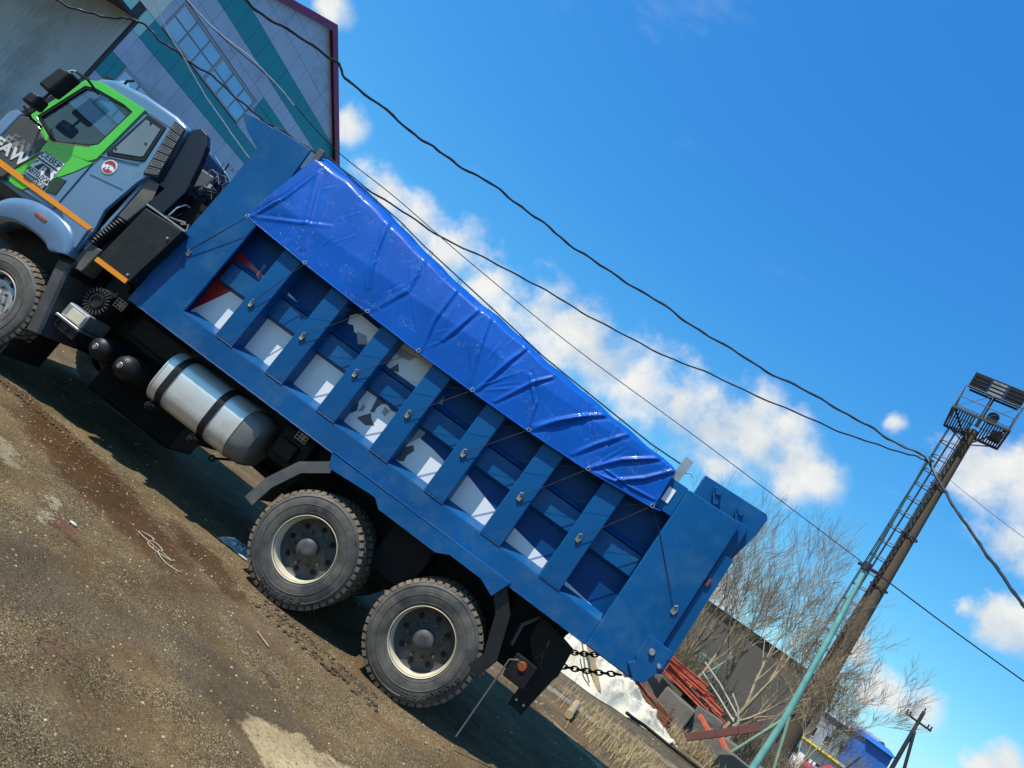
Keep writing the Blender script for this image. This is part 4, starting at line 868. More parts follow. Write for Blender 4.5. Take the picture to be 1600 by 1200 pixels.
# lashing cleats on ribs
lat = [(-1.94, 2.06), (-1.30, 2.09), (-.64, 2.10), (.02, 2.08), (.67, 2.09), (1.33, 2.07), (1.97, 2.08), (2.99, 2.06), (-3.02, 2.06+.0)]
galv = mat('dull_galvanised', (.32, .31, .26), .5, metal=.6, var=.3, vscale=30)
for x, z in lat[:8]:
    yb = -.016
    g = MB(); g.box(x-.022, x+.022, yb-.012, yb, z-.028, z+.02); g.tube([(x-.02, yb-.02, z+.03), (x+.005, yb-.025, z+.045), (x+.02, yb-.02, z+.02), (x+.02, yb-.018, z-.02)], .006, 6); g.tube([(x-.016, yb-.015, z-.03), (x+.016, yb-.015, z-.035)], .007, 6)
    g.build('lashing_cleat', galv, T, bevel=.002)
g = MB(); g.box(-2.86, -2.82, -.012, .0, 2.07, 2.13); g.tube([(-2.84, -.015, 2.10), (-2.84, -.02, 2.14)], .006, 6); g.build('lashing_cleat', steel, T)
# deep wear: weld smudges left out

# ------------------------------------------------------------------ tarpaulin (rests on the body)
tarp = thing('tarpaulin', 'bright blue creased tarpaulin stretched over the top of the dump body', 'tarpaulin', (0, 1.2, 2.9))
sil = [(-2.54, 3.79), (-2.03, 3.77), (-1.62, 3.69), (-1.05, 3.56), (-.61, 3.48), (-.27, 3.42), (.11, 3.39), (.55, 3.33), (.82, 3.28), (1.13, 3.26), (1.55, 3.21), (1.92, 3.17), (2.30, 3.13), (2.42, 3.1)]
hem = [(-2.56, 2.74), (-1.74, 2.68), (-.91, 2.64), (-.26, 2.61), (.39, 2.60), (1.04, 2.60), (1.69, 2.62), (2.34, 2.68), (2.42, 2.70)]
FOLD = [([(-.05, 3.28), (-.10, 2.98), (-.14, 2.85)], .040, .050), ([(-.35, 3.33), (-.32, 2.95), (-.24, 2.64)], .030, .05), ([(.56, 3.24), (.50, 3.01), (.43, 2.65)], .042, .045), ([(.10, 3.28), (.21, 2.96), (.33, 2.66)], .025, .05), ([(1.40, 3.02), (1.21, 2.83), (1.06, 2.62)], .045, .045), ([(1.58, 3.18), (1.31, 2.95), (1.06, 2.67)], .035, .05), ([(2.15, 3.08), (1.89, 2.88), (1.70, 2.65)], .045, .045), ([(2.34, 3.09), (2.15, 2.86), (1.94, 2.68), (1.73, 2.62)], .045, .045), ([(-2.30, 3.55), (-2.03, 3.07), (-1.87, 2.80)], .028, .07), ([(-1.37, 3.55), (-1.24, 3.20), (-1.06, 2.85)], .028, .06), ([(-2.53, 2.76), (-2.38, 3.12), (-2.32, 3.6)], .035, .04), ([(.93, 3.15), (.81, 3.00), (.63, 2.65)], .035, .04), ([(1.80, 3.1), (1.62, 2.86), (1.50, 2.66)], .03, .05), ([(.75, 3.05), (.95, 2.85), (1.02, 2.64)], .03, .04), ([(-2.5, 2.78), (-2.1, 2.98), (-1.8, 3.15)], .02, .05), ([(-.80, 3.4), (-.72, 3.05), (-.88, 2.70)], .02, .06), ([(2.32, 2.75), (2.1, 2.72), (1.8, 2.72)], .03, .03)]
_rf = random.Random(17)
for _k in range(46):
    _gx, _gz = _rf.choice([(-2.55, 2.745), (-1.74, 2.69), (-.91, 2.655), (-.26, 2.625), (.39, 2.615), (1.04, 2.615), (1.69, 2.635), (2.3, 2.695)])
    _a = _rf.uniform(.5, 2.4); _l0 = _rf.uniform(.03, .35); _l1 = _l0+_rf.uniform(.12, .42)
    FOLD.append(([(_gx+math.cos(_a)*_l0, _gz+math.sin(_a)*_l0), (_gx+math.cos(_a+_rf.uniform(-.2, .2))*_l1, _gz+math.sin(_a)*_l1)], _rf.uniform(.005, .012), _rf.uniform(.018, .035)))
for _k in range(30):
    _x, _z = _rf.uniform(-2.4, 2.2), _rf.uniform(2.75, 3.45); _a = _rf.uniform(.3, 2.8); _l1 = _rf.uniform(.1, .35)
    FOLD.append(([(_x, _z), (_x+math.cos(_a)*_l1, _z+math.sin(_a)*_l1)], _rf.uniform(.003, .008), _rf.uniform(.015, .03)))
def tarp_mesh():
    NX, NT_ = 440, 98
    us = np.linspace(0, 1, NX); sx, sz = zip(*sil); hx, hz = zip(*hem)
    P = []
    tt = np.concatenate([np.linspace(0, 1, 80), np.linspace(1.03, 1.9, NT_-80)])
    for t in tt:
        xl = -2.56+.11*min(t, 1)-.0*t; xr = 2.36-.02*min(t, 1)
        x = xl+(xr-xl)*us
        h = np.interp(x, hx, hz)-.018*np.abs(np.sin((x+1.74)/.65*math.pi))*(t < .2)*0; s = np.interp(x, sx, sz)
        s = s+.006*np.cos((x+2.4)/.42*2*math.pi)
        if t <= 1:
            z = h+(s-h)*t; k = np.clip((t-.86)/.14, 0, 1); y = -.070+.16*np.clip(z-3.03, 0, 1)+.16*k**1.8
            # tensioned scallop between grommets
            y = y+.010*np.sin((x+.3)*3.1+t*2)*t+.003*np.sin(x*7.3+t*5)
        else:
            q = (t-1)/.9; z = s-.06*np.sin(q*math.pi)-.10*q; y = .25+2.0*q+0*x
            if t > 1.85: z = z-.35; y = y+.03
        if t <= 1:
            dsp = np.zeros_like(x)
            for pl, amp, wd in FOLD:
                best = np.full_like(x, 9.); par = np.zeros_like(x); tot = 0; n_ = len(pl)-1; sg = np.zeros_like(x)
                for i in range(n_):
                    a = np.array(pl[i]); b = np.array(pl[i+1]); d = b-a; L2 = d@d
                    u = np.clip(((x-a[0])*d[0]+(z-a[1])*d[1])/L2, 0, 1); wd_ = wd*.62; ex = x-(a[0]+u*d[0]); ez = z-(a[1]+u*d[1]); ds = np.hypot(ex, ez)
                    up = ds < best; best = np.where(up, ds, best); par = np.where(up, (i+u)/n_, par); sg = np.where(up, np.sign(ex*d[1]-ez*d[0]), sg)
                env = np.clip(1.25-np.abs(par-.45)*1.6, 0, 1)
                dd = best*sg/(wd*.42)
                dsp += .55*amp*env*(np.exp(-dd**2)-.5*np.exp(-((dd+1.35)/1.1)**2))
            y = y-np.maximum(dsp, -.022)*min(1, (t/.05))*(1 if t < .9 else (1-t)/.1)
        P.append([(float(a), float(b), float(c)) for a, b, c in zip(x, y, z)])
    g = MB(); g.grid(P)
    return g.build('tarp_sheet', tarpm, tarp, smooth='all', solid=.004, normals=False)
tarp_mesh()
grom = [(-2.55, 2.745), (-1.74, 2.69), (-.91, 2.655), (-.26, 2.625), (.39, 2.615), (1.04, 2.615), (1.69, 2.635), (2.34, 2.695)]
g = MB(); g.tube([(x, -.072, z) for x, z in hem], .007, 6); g.build('hem_rope', tarpm, tarp, smooth=True)
for x, z in grom:
    g = MB(); g.tube([(x+.017*math.cos(a), -.082, z+.017*math.sin(a)) for a in np.linspace(0, 6.283, 16)], .006, 6, cap=False); g.build('grommet', chrome, tarp, smooth=True)
for k in range(1, 8):
    gx, gz = grom[k]; lx, lz = lat[k-1]
    g = MB(); g.tube([(gx, -.07, gz), (lx, -.04, lz)], .0035, 5)
    if k < 7: nx, nz_ = grom[k+1]; g.tube([(lx, -.04, lz), (nx, -.065, nz_)], .0014, 4)
    g.build('lashing_cord', ropeb, tarp)
g = MB(); g.tube([(-2.55, -.07, 2.745), (-2.84, -.03, 2.13)], .0035, 5); g.tube([(-2.55, -.07, 2.74), (-2.85, -.02, 2.10)], .003, 5); g.tube([(-2.84, -.03, 2.1), (-2.83, -.02, 1.95)], .003, 5); g.build('lashing_cord', ropeb, tarp)
g = MB(); g.tube([(2.34, -.07, 2.69), (2.52, -.03, 2.55), (2.97, -.04, 2.08)], .0035, 5); g.build('lashing_cord', ropeb, tarp)
g = MB(); cab = [(-2.45, .10, 3.79), (-2.0, .10, 3.72), (-1.32, .10, 3.63), (-.94, .10, 3.555), (.04, .10, 3.41), (.73, .10, 3.30), (2.03, .06, 3.18), (2.37, .05, 3.18)]
g.tube(cab, .007, 6); g.build('tarp_cable', ropeb, tarp, smooth=True)
for k in range(11):
    x = -2.1+.42*k; zc = float(np.interp(x, [c[0] for c in cab], [c[2] for c in cab])); zs = float(np.interp(x, [c[0] for c in sil], [c[1] for c in sil]))-.03
    g = MB(); g.tube([(x+.012, .09, zc+.012), (x+.014, .13, (zc+zs)/2), (x, .2, zs-.03)], .003, 4); g.tube([(x-.012, .09, zc+.012), (x-.014, .13, (zc+zs)/2), (x, .2, zs-.03)], .003, 4); g.build('cable_tie', ropeb, tarp)

# ------------------------------------------------------------------ industrial building (left, behind)
bo = Vector((-13.10, 12.54, 0)); bd = Vector((.0615, .9981, 0)); bn = Vector((.9981, -.0615, 0))
bld = thing('industrial_building', 'blue-grey panelled gable building with teal stripes and maroon roof trim behind the cab', 'building', tuple(bo))
def bp(s, z, o=0.): return bo+bd*s+bn*o+Vector((0, 0, z))
SL = .515
def roofz(s): return 11-SL*abs(s)
g = MB()
out = [(-4.85, 0), (-4.85, 6.2), (-9.5, 6.2), (-9.5, roofz(9.5)), (0, 11), (9.5, roofz(9.5)), (9.5, 0)]
vs = [bp(s, z, -.03) for s, z in out]+[bp(s, z, -14) for s, z in out]
g.add(vs, [tuple(range(7)), tuple(range(13, 6, -1))]+[(i, 7+i, 8+i, i+1) for i in range(6)]); g.build('wall', joint, bld)
# window openings (s0,s1,z0,z1)
WINS = [(-4.25, -.30, 6.56, 7.48), (-4.25, -.30, 4.0, 5.22)]
RH = .573; zrows = np.arange(.35, 11, RH); pw = .62
protos = {}
def clip_poly(s0, s1, z0, z1):
    pts = [(s0, z0), (s1, z0), (s1, z1), (s0, z1)]
    for sign in (1, -1):
        o = []
        for i in range(len(pts)):
            a, b = pts[i], pts[(i+1) % len(pts)]; fa = 10.93-SL*sign*a[0]-a[1]; fb = 10.93-SL*sign*b[0]-b[1]
            if fa >= 0: o.append(a)
            if fa*fb < 0: t = fa/(fa-fb); o.append((a[0]+(b[0]-a[0])*t, a[1]+(b[1]-a[1])*t))
        pts = o
        if len(pts) < 3: return []
    return pts
BANDS = [(5.94, 6.54), (8.22, 8.92), (7.22, 7.76)]
rr = random.Random(2); edgesz = sorted(set([round(z, 3) for z in zrows]))
rows = [.0, .6, 1.2, 1.8, 2.4, 3.0, 3.6, 4.0, 4.6, 5.22, 5.94, 6.54, 7.26, 7.50, 7.76, 8.22, 8.92, 9.5, 10.1, 10.9]
npan = 0
for ri in range(6, len(rows)-1):
    z0, z1 = rows[ri], rows[ri+1]; off = .0
    teal_row = (abs(z0-5.94) < .01) or (abs(z0-8.22) < .01)
    s = -7.0+off
    while s < 6.2:
        s0, s1 = s, s+pw; s = s1
        teal = teal_row or (7.2 < z0 < 7.6 and -.3 < s0 < 1.5) or (abs(z0-4.6) < .01 and s0 < -4.3 and s0 > -5.2)
        segs = [(s0, s1)]
        for (a, b, c, d) in WINS:
            if z1 > c+.1 and z0 < d-.1:
                ns = []
                for (u, v) in segs:
                    if v <= a or u >= b: ns.append((u, v))
                    else:
                        if u < a: ns.append((u, a))
                        if v > b: ns.append((b, v))
                segs = ns
        for (u, v) in segs:
            if v-u < .06: continue
            if (u+v)/2 < -4.85:
                if z1 < 6.3: continue
                zc = max(z0, 6.2)
            else: zc = z0
            if u < -4.85 < v and z0 < 6.2: u = -4.85
            poly = clip_poly(u+.005, v-.005, zc+.005, z1-.005)
            if len(poly) < 3: continue
            g = MB(); k = len(poly); o1 = rr.uniform(.0, .006)
            vs = [bp(a, b, -.028) for a, b in poly]+[bp(a, b, .012+o1) for a, b in poly]
            g.add(vs, [tuple(range(k)), tuple(range(2*k-1, k-1, -1))]+[(i, k+i, k+(i+1) % k, (i+1) % k) for i in range(k)])
            pale = s0 < -4.6 and z0 > 6.5
            mm = paneltl if teal else panelm
            if s0 < -4.7 and z0 > 5.9: mm = paneltl_lit if teal_row else panelm_lit  # sunlit corner of the same wall, its light painted as paler panel colours
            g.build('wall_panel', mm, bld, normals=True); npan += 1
# windows
def window(s0, s1, z0, z1, cols, rws, depth=-.05, split=None):
    g = MB()
    g.add([bp(s0, z0, -.02), bp(s1, z0, -.02), bp(s1, z1, -.02), bp(s0, z1, -.02)], [(0, 1, 2, 3)])
    w = g.build('window', joint, bld)
    g = MB(); fr = .05
    def slab(a, b, c, d, o0, o1): 
        g.add([bp(x, z, o) for o in (o0, o1) for x, z in ((a, c), (b, c), (b, d), (a, d))], [(0, 1, 2, 3), (7, 6, 5, 4), (0, 4, 5, 1), (1, 5, 6, 2), (2, 6, 7, 3), (3, 7, 4, 0)])
    slab(s0, s1, z1-.07, z1, -.02, .03); slab(s0, s1, z0, z0+.05, -.02, .05); slab(s0, s0+.05, z0+.05, z1-.07, -.02, .03); slab(s1-.05, s1, z0+.05, z1-.07, -.02, .03)
    xs = [s0+(s1-s0)*k/cols for k in range(1, cols)]
    for k, x in enumerate(xs):
        wd = .10 if split and (k+1) in split else .025
        slab(x-wd/2, x+wd/2, z0+.05, z1-.07, -.018, .022)
    for k in range(1, rws):
        zz_ = z0+(z1-z0)*k/rws; slab(s0+.05, s1-.05, zz_-.008, zz_+.008, -.016, .012)
    g.build('window_frame', winf, w)
    xs = [s0]+xs+[s1]
    for i in range(cols):
        for j in range(rws):
            za, zb = z0+(z1-z0)*j/rws, z0+(z1-z0)*(j+1)/rws
            g = MB(); t_ = rr.uniform(-.004, .004); g.add([bp(xs[i]+.02, za+.02, .0+t_), bp(xs[i+1]-.02, za+.02, .0-t_), bp(xs[i+1]-.02, zb-.02, .0-t_), bp(xs[i]+.02, zb-.02, .0+t_)], [(0, 1, 2, 3)]); g.build('pane', wing, w)
window(-4.25, -.30, 6.56, 7.48, 6, 2, split=(3,)); window(-4.25, -.30, 4.0, 5.22, 6, 2, split=(3,))
# roof slopes with maroon trim
g = MB()
for sg in (1, -1):
    a0, a1 = bp(0, 11.0, .18), bp(sg*9.6, 11-SL*9.6, .18); b0, b1 = bp(0, 11.0, -14), bp(sg*9.6, 11-SL*9.6, -14)
    dz = Vector((0, 0, .14))
    g.add([a0, a1, b1, b0, a0+dz, a1+dz, b1+dz, b0+dz], [(0, 1, 2, 3), (7, 6, 5, 4), (0, 4, 5, 1), (1, 5, 6, 2), (2, 6, 7, 3), (3, 7, 4, 0)])
g.build('roof', trim, bld)
g = MB()
for sg in (1, -1):
    for k in range(2):
        lo = -.10+k*.0; g.add([bp(0, 10.88, .14), bp(sg*9.6, 10.88-SL*9.6, .14), bp(sg*9.6, 11.02-SL*9.6, .14), bp(0, 11.02, .14), bp(0, 10.88, .19), bp(sg*9.6, 10.88-SL*9.6, .19), bp(sg*9.6, 11.02-SL*9.6, .19), bp(0, 11.02, .19)], [(0, 1, 2, 3), (7, 6, 5, 4), (0, 4, 5, 1), (1, 5, 6, 2), (2, 6, 7, 3), (3, 7, 4, 0)])
        break
g.build('roof_edge_trim', trim, bld)
# grey sheet-clad wall running back inside the open gateway left of the corner
ga = bp(-4.86, 0, -.02)
def gp(dx, z, o): return ga-bn*dx-bd*o+Vector((0, 0, z))
g = MB(); g.add([gp(0, 0, 0), gp(13.9, 0, 0), gp(13.9, 6.19, 0), gp(0, 6.19, 0), gp(0, 0, .02), gp(13.9, 0, .02), gp(13.9, 6.19, .02), gp(0, 6.19, .02)], [(0, 1, 2, 3), (7, 6, 5, 4), (0, 4, 5, 1), (1, 5, 6, 2), (2, 6, 7, 3), (3, 7, 4, 0)]); gw = g.build('gateway_wall', annexm, bld)
g = MB()
for k in range(16):
    x = .12+k*.19
    g.add([gp(x+a, z, b+.02) for z in (0, 6.18) for a, b in ((-.05, .0), (-.03, .016), (.03, .016), (.05, .0))], [(0, 1, 5, 4), (1, 2, 6, 5), (2, 3, 7, 6)])
g.build('sheeting_ridges', annexm, gw)['kind'] = 'stuff'
g = MB()
for x in (4.6, 8.2): g.bar(gp(x, .1, .022), gp(x, 6.1, .022), .03, .006, (0, 1, 0))
g.bar(gp(3.2, 4.3, .022), gp(13.8, 4.3, .022), .006, .03)
g.build('sheet_seam', joint, gw)
g = MB(); g.bar(bp(-4.84, 0, .0), bp(-4.84, 6.2, .0), .09, .06, (1, 0, 0)); g.bar(bp(-4.80, 6.17, .0), bp(-9.5, 6.17, .0), .08, .08); g.build('gateway_frame', dsteel, bld)

# ------------------------------------------------------------------ bare trees and brush
def grow(mb, p, d, r, ln, depth, rg, twig, bend=.25):
    n = 3 if depth > 0 else 2; pts = [p]; rs = [r]; q = Vector(p); dd = Vector(d)
    for k in range(n):
        dd = (dd+Vector((rg.gauss(0, bend*.4), rg.gauss(0, bend*.4), rg.gauss(0, bend*.25)+.08))).normalized(); q = q+dd*ln/n; pts.append(q.copy()); rs.append(max(r*(1-.22*(k+1)), .0035))
    mb.tube(pts, rs, 5 if r > .03 else 3, cap=False)
    if depth == 0: return
    m_ = 3 if depth > 1 else 4
    for k in range(m_):
        t0 = rg.uniform(.3, 1.); i = min(int(t0*n), n-1); b = pts[i].lerp(pts[i+1], t0*n-i) if t0 < 1 else pts[-1]
        ax = Vector((rg.gauss(0, 1), rg.gauss(0, 1), rg.gauss(0, .4))).normalized(); nd = (dd+ax*rg.uniform(.35, .75)).normalized()
        grow(mb if depth > 2 else twig, b, nd, rs[i]*rg.uniform(.45, .62), ln*rg.uniform(.5, .8), depth-1, rg, twig, bend)
    grow(mb if depth > 2 else twig, pts[-1], dd, rs[-1]*.85, ln*.7, depth-1, rg, twig, bend)
def tree(base, lean, h, r, seed, label, depth=5, grp='bare trees behind the concrete blocks'):
    rg = random.Random(seed); t = thing('bare_tree', label, 'tree', base, grp)
    tk = MB(); tw = MB(); grow(tk, Vector(base), Vector(lean).normalized(), r, h*.38, depth, rg, tw)
    tk.build('trunk', bark, t, normals=False, smooth=True); tw.build('crown', twigm, t, normals=False)
    return t
TR = [((11.5, 24.), (-.05, 0, 1), 6.6, .10, 'thin bare willow rising closest to the tailgate of the truck'),
      ((12.8, 25.5), (.05, 0, 1), 7.4, .12, 'tall bare willow rising above the brush right of the tailgate'),
      ((14.2, 23.5), (-.1, 0, 1), 7.0, .10, 'bare willow leaning towards the tailgate in the middle of the thicket'),
      ((15.6, 26.5), (.03, 0, 1), 7.6, .12, 'tallest grey bare tree of the thicket behind the red beams'),
      ((16.8, 21.5), (.1, 0, 1), 6.6, .095, 'slender bare willow with yellowish trunk beside the teal pipe mast'),
      ((17.9, 24.), (-.04, 0, 1), 6.6, .10, 'bare willow rising just left of the concrete lighting tower'),
      ((19.4, 27.), (.08, 0, 1), 6.2, .07, 'bare tree partly hidden by the lighting tower'),
      ((21.9, 20.5), (.22, 0, 1), 5.0, .055, 'young bare birch leaning right beyond the lighting tower base'),
      ((22.6, 27.), (.08, 0, 1), 4.4, .05, 'low bare tree beyond the tower with a twiggy round crown'),
      ((10.2, 27.), (0, 0, 1), 6.4, .07, 'bare tree half hidden behind the tailgate corner')]
for k, (pp_, ln_, h_, r_, lb) in enumerate(TR): tree(polar(*pp_), ln_, h_, r_, 100+k, lb)
def brush(base, w, d, h, n, seed, label, m=brushm, lean=.25):
    rg = random.Random(seed); g = MB()
    for k in range(n):
        x, y = rg.uniform(-w, w), rg.uniform(-d, d); p = Vector(base)+Vector((x, y, 0)); dd = Vector((rg.gauss(0, lean), rg.gauss(0, lean), 1)).normalized(); hh = h*rg.uniform(.45, 1.05)*(1-.35*abs(x/w)**2); pts = [p]; q = p.copy()
        for i in range(4): dd = (dd+Vector((rg.gauss(0, .14), rg.gauss(0, .14), 0))).normalized(); q = q+dd*hh/4; pts.append(q.copy())
        r = rg.uniform(.006, .016); g.tube(pts, [r, r*.85, r*.65, r*.45, r*.25], 3, cap=False)
        for j in range(4):
            i = rg.randint(1, 3); a = pts[i]; e = a+(dd+Vector((rg.gauss(0, .6), rg.gauss(0, .6), rg.gauss(0, .2)))).normalized()*hh*rg.uniform(.15, .35); g.tube([a, (a+e)/2+Vector((0, 0, .03)), e], [r*.5, r*.4, r*.2], 3, cap=False)
    o = g.build('bush', m, None, normals=False); origin(o, base); tag(o, label, 'bush', 'leafless bushes behind the blocks and scrap'); return o
BR = [((8.5, 25), 3.6, 'dense tan leafless thicket right against the tailgate edge'), ((10.6, 26.5), 3.2, 'tall grey-brown leafless bush above the orange-red beams'), ((12.4, 25), 2.6, 'leafless bush directly above the far end of the red beams'), ((14.2, 27), 2.4, 'leafless bush in front of the dark shed roof'), ((16.2, 25.5), 2.0, 'low leafless bush left of the teal mast foot'), ((18.4, 27), 1.4, 'low twiggy bush under the lighting tower'), ((21., 30), 1.3, 'twiggy brown bush just right of the tower base'), ((23.2, 33), 1.2, 'pale twiggy bush in front of the blue-ended building'), ((25.2, 52), 3.4, 'grey-brown bush in front of the left part of the bright blue building'), ((27.2, 50), 2.8, 'grey-brown bush between the blue building and the A-framed pole'), ((9.6, 24), 2.6, 'dense tan bush low beside the hinge corner of the tailgate'), ((29.3, 60), 2.4, 'low bush at the bottom right corner of the view')]
for k, (a, h_, lb) in enumerate(BR): brush(polar(*a), 1.7, 1.3, h_, 330, 50+k, lb)

# ------------------------------------------------------------------ lighting tower
tb = Vector((13.25, 23.3, 0)); tower = thing('lighting_tower', 'tall brown concrete lighting tower with caged ladder and platform on top', 'light tower', tuple(tb))
g = MB(); hs_ = [0, 3, 6, 9, 12, 15.9]; g.tube([tb+Vector((0, 0, h)) for h in hs_], [.38, .335, .295, .25, .21, .17], 20); g.build('pole', polec, tower, smooth=True)
vx = Vector((.932, -.362, 0)); vy = Vector((.362, .932, 0))
lx = tb-vx*.36-vy*.25
g = MB()
for s in (-.2, .2): g.tube([lx+vy*s+Vector((0, 0, 2.2)), lx+vy*s+vx*.16+Vector((0, 0, 16.4))], .036, 5)
for k in range(46): z = 2.4+k*.3; o = lx+vx*.16*(z/16.4); g.tube([o-vy*.2+Vector((0, 0, z)), o+vy*.2+Vector((0, 0, z))], .024, 4)
g.build('ladder', dsteel, tower)
g = MB()
for k in range(18):
    z = 3.6+k*.7; o = lx+vx*.16*(z/16.4)
    g.tube([o+vy*.26*math.cos(a)-vx*(.62*math.sin(a))+Vector((0, 0, z)) for a in np.linspace(0, math.pi, 9)], .022, 4)
for a in (.5, 1.2, 1.57, 2.0, 2.6):
    g.tube([lx+vy*.26*math.cos(a)-vx*.62*math.sin(a)+vx*.16*(z/16.4)+Vector((0, 0, z)) for z in (3.6, 10, 15.5)], .02, 4)
g.build('ladder_cage', dsteel, tower)
g = MB()
for z in (5.4, 8.2, 10.6, 13.): g.tube([tb+Vector((.42*math.cos(a)*(1-z/40), .42*math.sin(a)*(1-z/40), z)) for a in np.linspace(0, 6.283, 12)], .03, 5, cap=False); g.bar(tb+Vector((0, 0, z)), lx+Vector((0, 0, z)), .05, .05)
g.tube([tb-vx*.3+vy*-.3+Vector((0, 0, z)) for z in (1, 8, 15.8)], .02, 5)
g.build('clamp_band', dsteel, tower)
pz = 16.05; hw = 1.05
def P(a, b, z): return tb+vx*a+vy*b+Vector((0, 0, z))
g = MB()
for a in (-hw, hw): g.bar(P(a, -hw, pz), P(a, hw, pz), .08, .10)
for b in (-hw, hw): g.bar(P(-hw, b, pz), P(hw, b, pz), .08, .10)
for k in range(1, 22):
    if 8 < k < 13: continue
    a = -hw+2*hw*k/22; g.bar(P(a, -hw, pz+.02), P(a, hw, pz+.02), .055, .03)
for a, b in ((-1, -1), (1, -1), (1, 1), (-1, 1)): g.bar(P(0, 0, 15.2), P(a*hw*.9, b*hw*.9, pz), .05, .05)
g.build('platform', dsteel, tower)
g = MB()
for z in (.55, 1.1):
    for a, b, c, d in ((-hw, -hw, hw, -hw), (hw, -hw, hw, hw), (hw, hw, -hw, hw), (-hw, hw, -hw, -hw)): g.tube([P(a, b, pz+z), P(c, d, pz+z)], .022, 5)
for a in (-hw, 0, hw):
    for b in (-hw, 0, hw):
        if a == 0 and b == 0: continue
        g.tube([P(a, b, pz), P(a, b, pz+1.1)], .022, 5)
for a, b, c, d in ((-hw, -hw, 0, -hw), (0, -hw, hw, -hw), (hw, -hw, hw, 0), (hw, 0, hw, hw), (-hw, -hw, -hw, 0)): g.tube([P(a, b, pz), P(c, d, pz+1.1)], .014, 4)
g.build('railing', mat('railing_pale_steel', (.13, .14, .17), .5, metal=.3), tower)
g = MB(); g.box(0, 1, 0, 1, 0, 1); g.v = [tuple(P(.55+.45*x, .35+.4*y, pz+.06+.35*z)) for x, y, z in g.v]; g.build('control_box', greyp, tower)
g = MB(); g.bar(P(0, -.2, pz), P(0, -.2, pz+1.7), .12, .12); g.bar(P(-.9, -.25, pz+1.35), P(.95, -.25, pz+1.35), .07, .07); g.tube([P(.35, -.1, pz+.7), P(.35, .35, pz+.75)], .22, 12); g.build('lamp_mount', dsteel, tower)
for k, (a0, a1, mt) in enumerate(((-1.0, -.34, dsteel), (-.33, .28, mat('sheet_glint', (.55, .6, .66), .25, metal=.6)), (.29, .98, dsteel))):
    g = MB(); c = P((a0+a1)/2, -.45, pz+1.72); up = Vector((0, 0, .33))+vy*-.10; dp = vy*.16+Vector((0, 0, .06))
    g.obox(c, vx*(a1-a0)/2*1.0, dp, up); fl = g.build('floodlight', dsteel, tower, bevel=.02)
    g = MB()
    for q in range(4): g.obox(c-dp*1.08+up*(-.72+.46*q), vx*(a1-a0)/2*.86, dp*.03, up*.13)
    g.build('reflector_slat', mt, fl)

# ------------------------------------------------------------------ teal pipe mast with struts
mast = thing('pipe_mast', 'teal steel pipe mast on splayed struts carrying the black overhead cables', 'mast', (8.3, 11.3, 0))
g = MB(); g.tube([(8.32, 11.29, -.1), (8.36, 11.27, 1.9), (8.28, 11.30, 4.2), (8.19, 11.33, 5.93)], [.082, .078, .064, .052], 18); g.build('mast_pipe', tealm, mast, smooth=True)
g = MB(); g.tube([(8.19, 11.33, 5.9), (8.18, 11.34, 6.7), (8.11, 11.36, 9.07)], [.034, .028, .022], 10); g.build('upper_pipe', mat('dark_teal_paint', (.012, .055, .06), .5, var=.2), mast, smooth=True)
g = MB(); g.tube([(8.37, 11.25, 1.95), (7.61, 11.53, .02)], .035, 10); g.tube([(8.40, 11.22, 2.0), (8.81, 11.0, .0)], .035, 10); g.tube([(8.37, 11.3, 1.95), (8.7, 12.6, .0)], .035, 10); g.build('strut', tealg, mast, smooth=True)
g = MB(); g.tube([(8.05, 11.36, 9.0), (8.25, 11.33, 9.05)], .025, 6); g.tube([(8.0, 11.4, 5.9), (8.45, 11.22, 5.92)], .04, 6); g.tube([(8.18, 11.33, 5.82), (8.18, 11.33, 6.02)], .10, 12); g.tube([(8.15, 11.2, 8.95), (8.1, 11.1, 8.93)], .04, 8); g.build('cable_clamp', dsteel, mast)

# ------------------------------------------------------------------ overhead wires
def catm(pts, n=8):
    pts = [Vector(p) for p in pts]; P_ = [pts[0]*2-pts[1]]+pts+[pts[-1]*2-pts[-2]]; o = []
    for i in range(1, len(P_)-2):
        for k in range(n):
            t = k/n; a, b, c, d = P_[i-1], P_[i], P_[i+1], P_[i+2]
            o.append(.5*((2*b)+(c-a)*t+(2*a-5*b+4*c-d)*t*t+(3*b-a-3*c+d)*t**3))
    o.append(pts[-1]); return o
def wire(name, pts, r, m, label, wob=0., twin=0., seed=1, n=10, cat='cable'):
    c = catm(pts, n); rg = random.Random(seed); g = MB()
    if wob:
        ph = [rg.uniform(0, 6) for _ in range(3)]
        c = [p+Vector((0, 0, wob*(math.sin(i*.55+ph[0])+.6*math.sin(i*1.3+ph[1])))) for i, p in enumerate(c)]
    g.tube(c, r, 6)
    if twin: g.tube([p+Vector((0, .3*twin*math.cos(i*.9), twin*math.sin(i*.9))) for i, p in enumerate(c)], r*.62, 5)
    return tag(g.build(name, m, None, smooth=True, normals=False), label, cat)
wire('cable_bundle', [(-9.24,5.02,6.91), (-8.65,5.55,7.08), (-7.69,6.32,7.41), (-7.29,6.61,7.32), (-6.03,7.62,7.52), (-5.23,8.36,7.74), (-4.13,9.37,8.15), (-2.90,10.09,8.31), (-1.58,10.71,8.43), (0.13,11.36,8.69), (1.93,11.74,8.80), (3.85,11.83,8.89), (5.65,11.84,9.06), (7.05,11.70,9.06), (8.08,11.37,9.04)], 0.028, wirem, 'thick black twisted cable running across the upper sky to the mast top', 0.022, 0.022, 1)
wire('cable_bundle', [(8.08,11.37,9.04), (8.38,10.95,8.58), (8.63,10.10,7.92), (8.92,8.88,7.09), (9.05,7.70,6.38), (9.08,6.56,5.75)], 0.034, wirem, 'thick black cable dropping from the mast top to the right edge', 0.01, 0.024, 2)
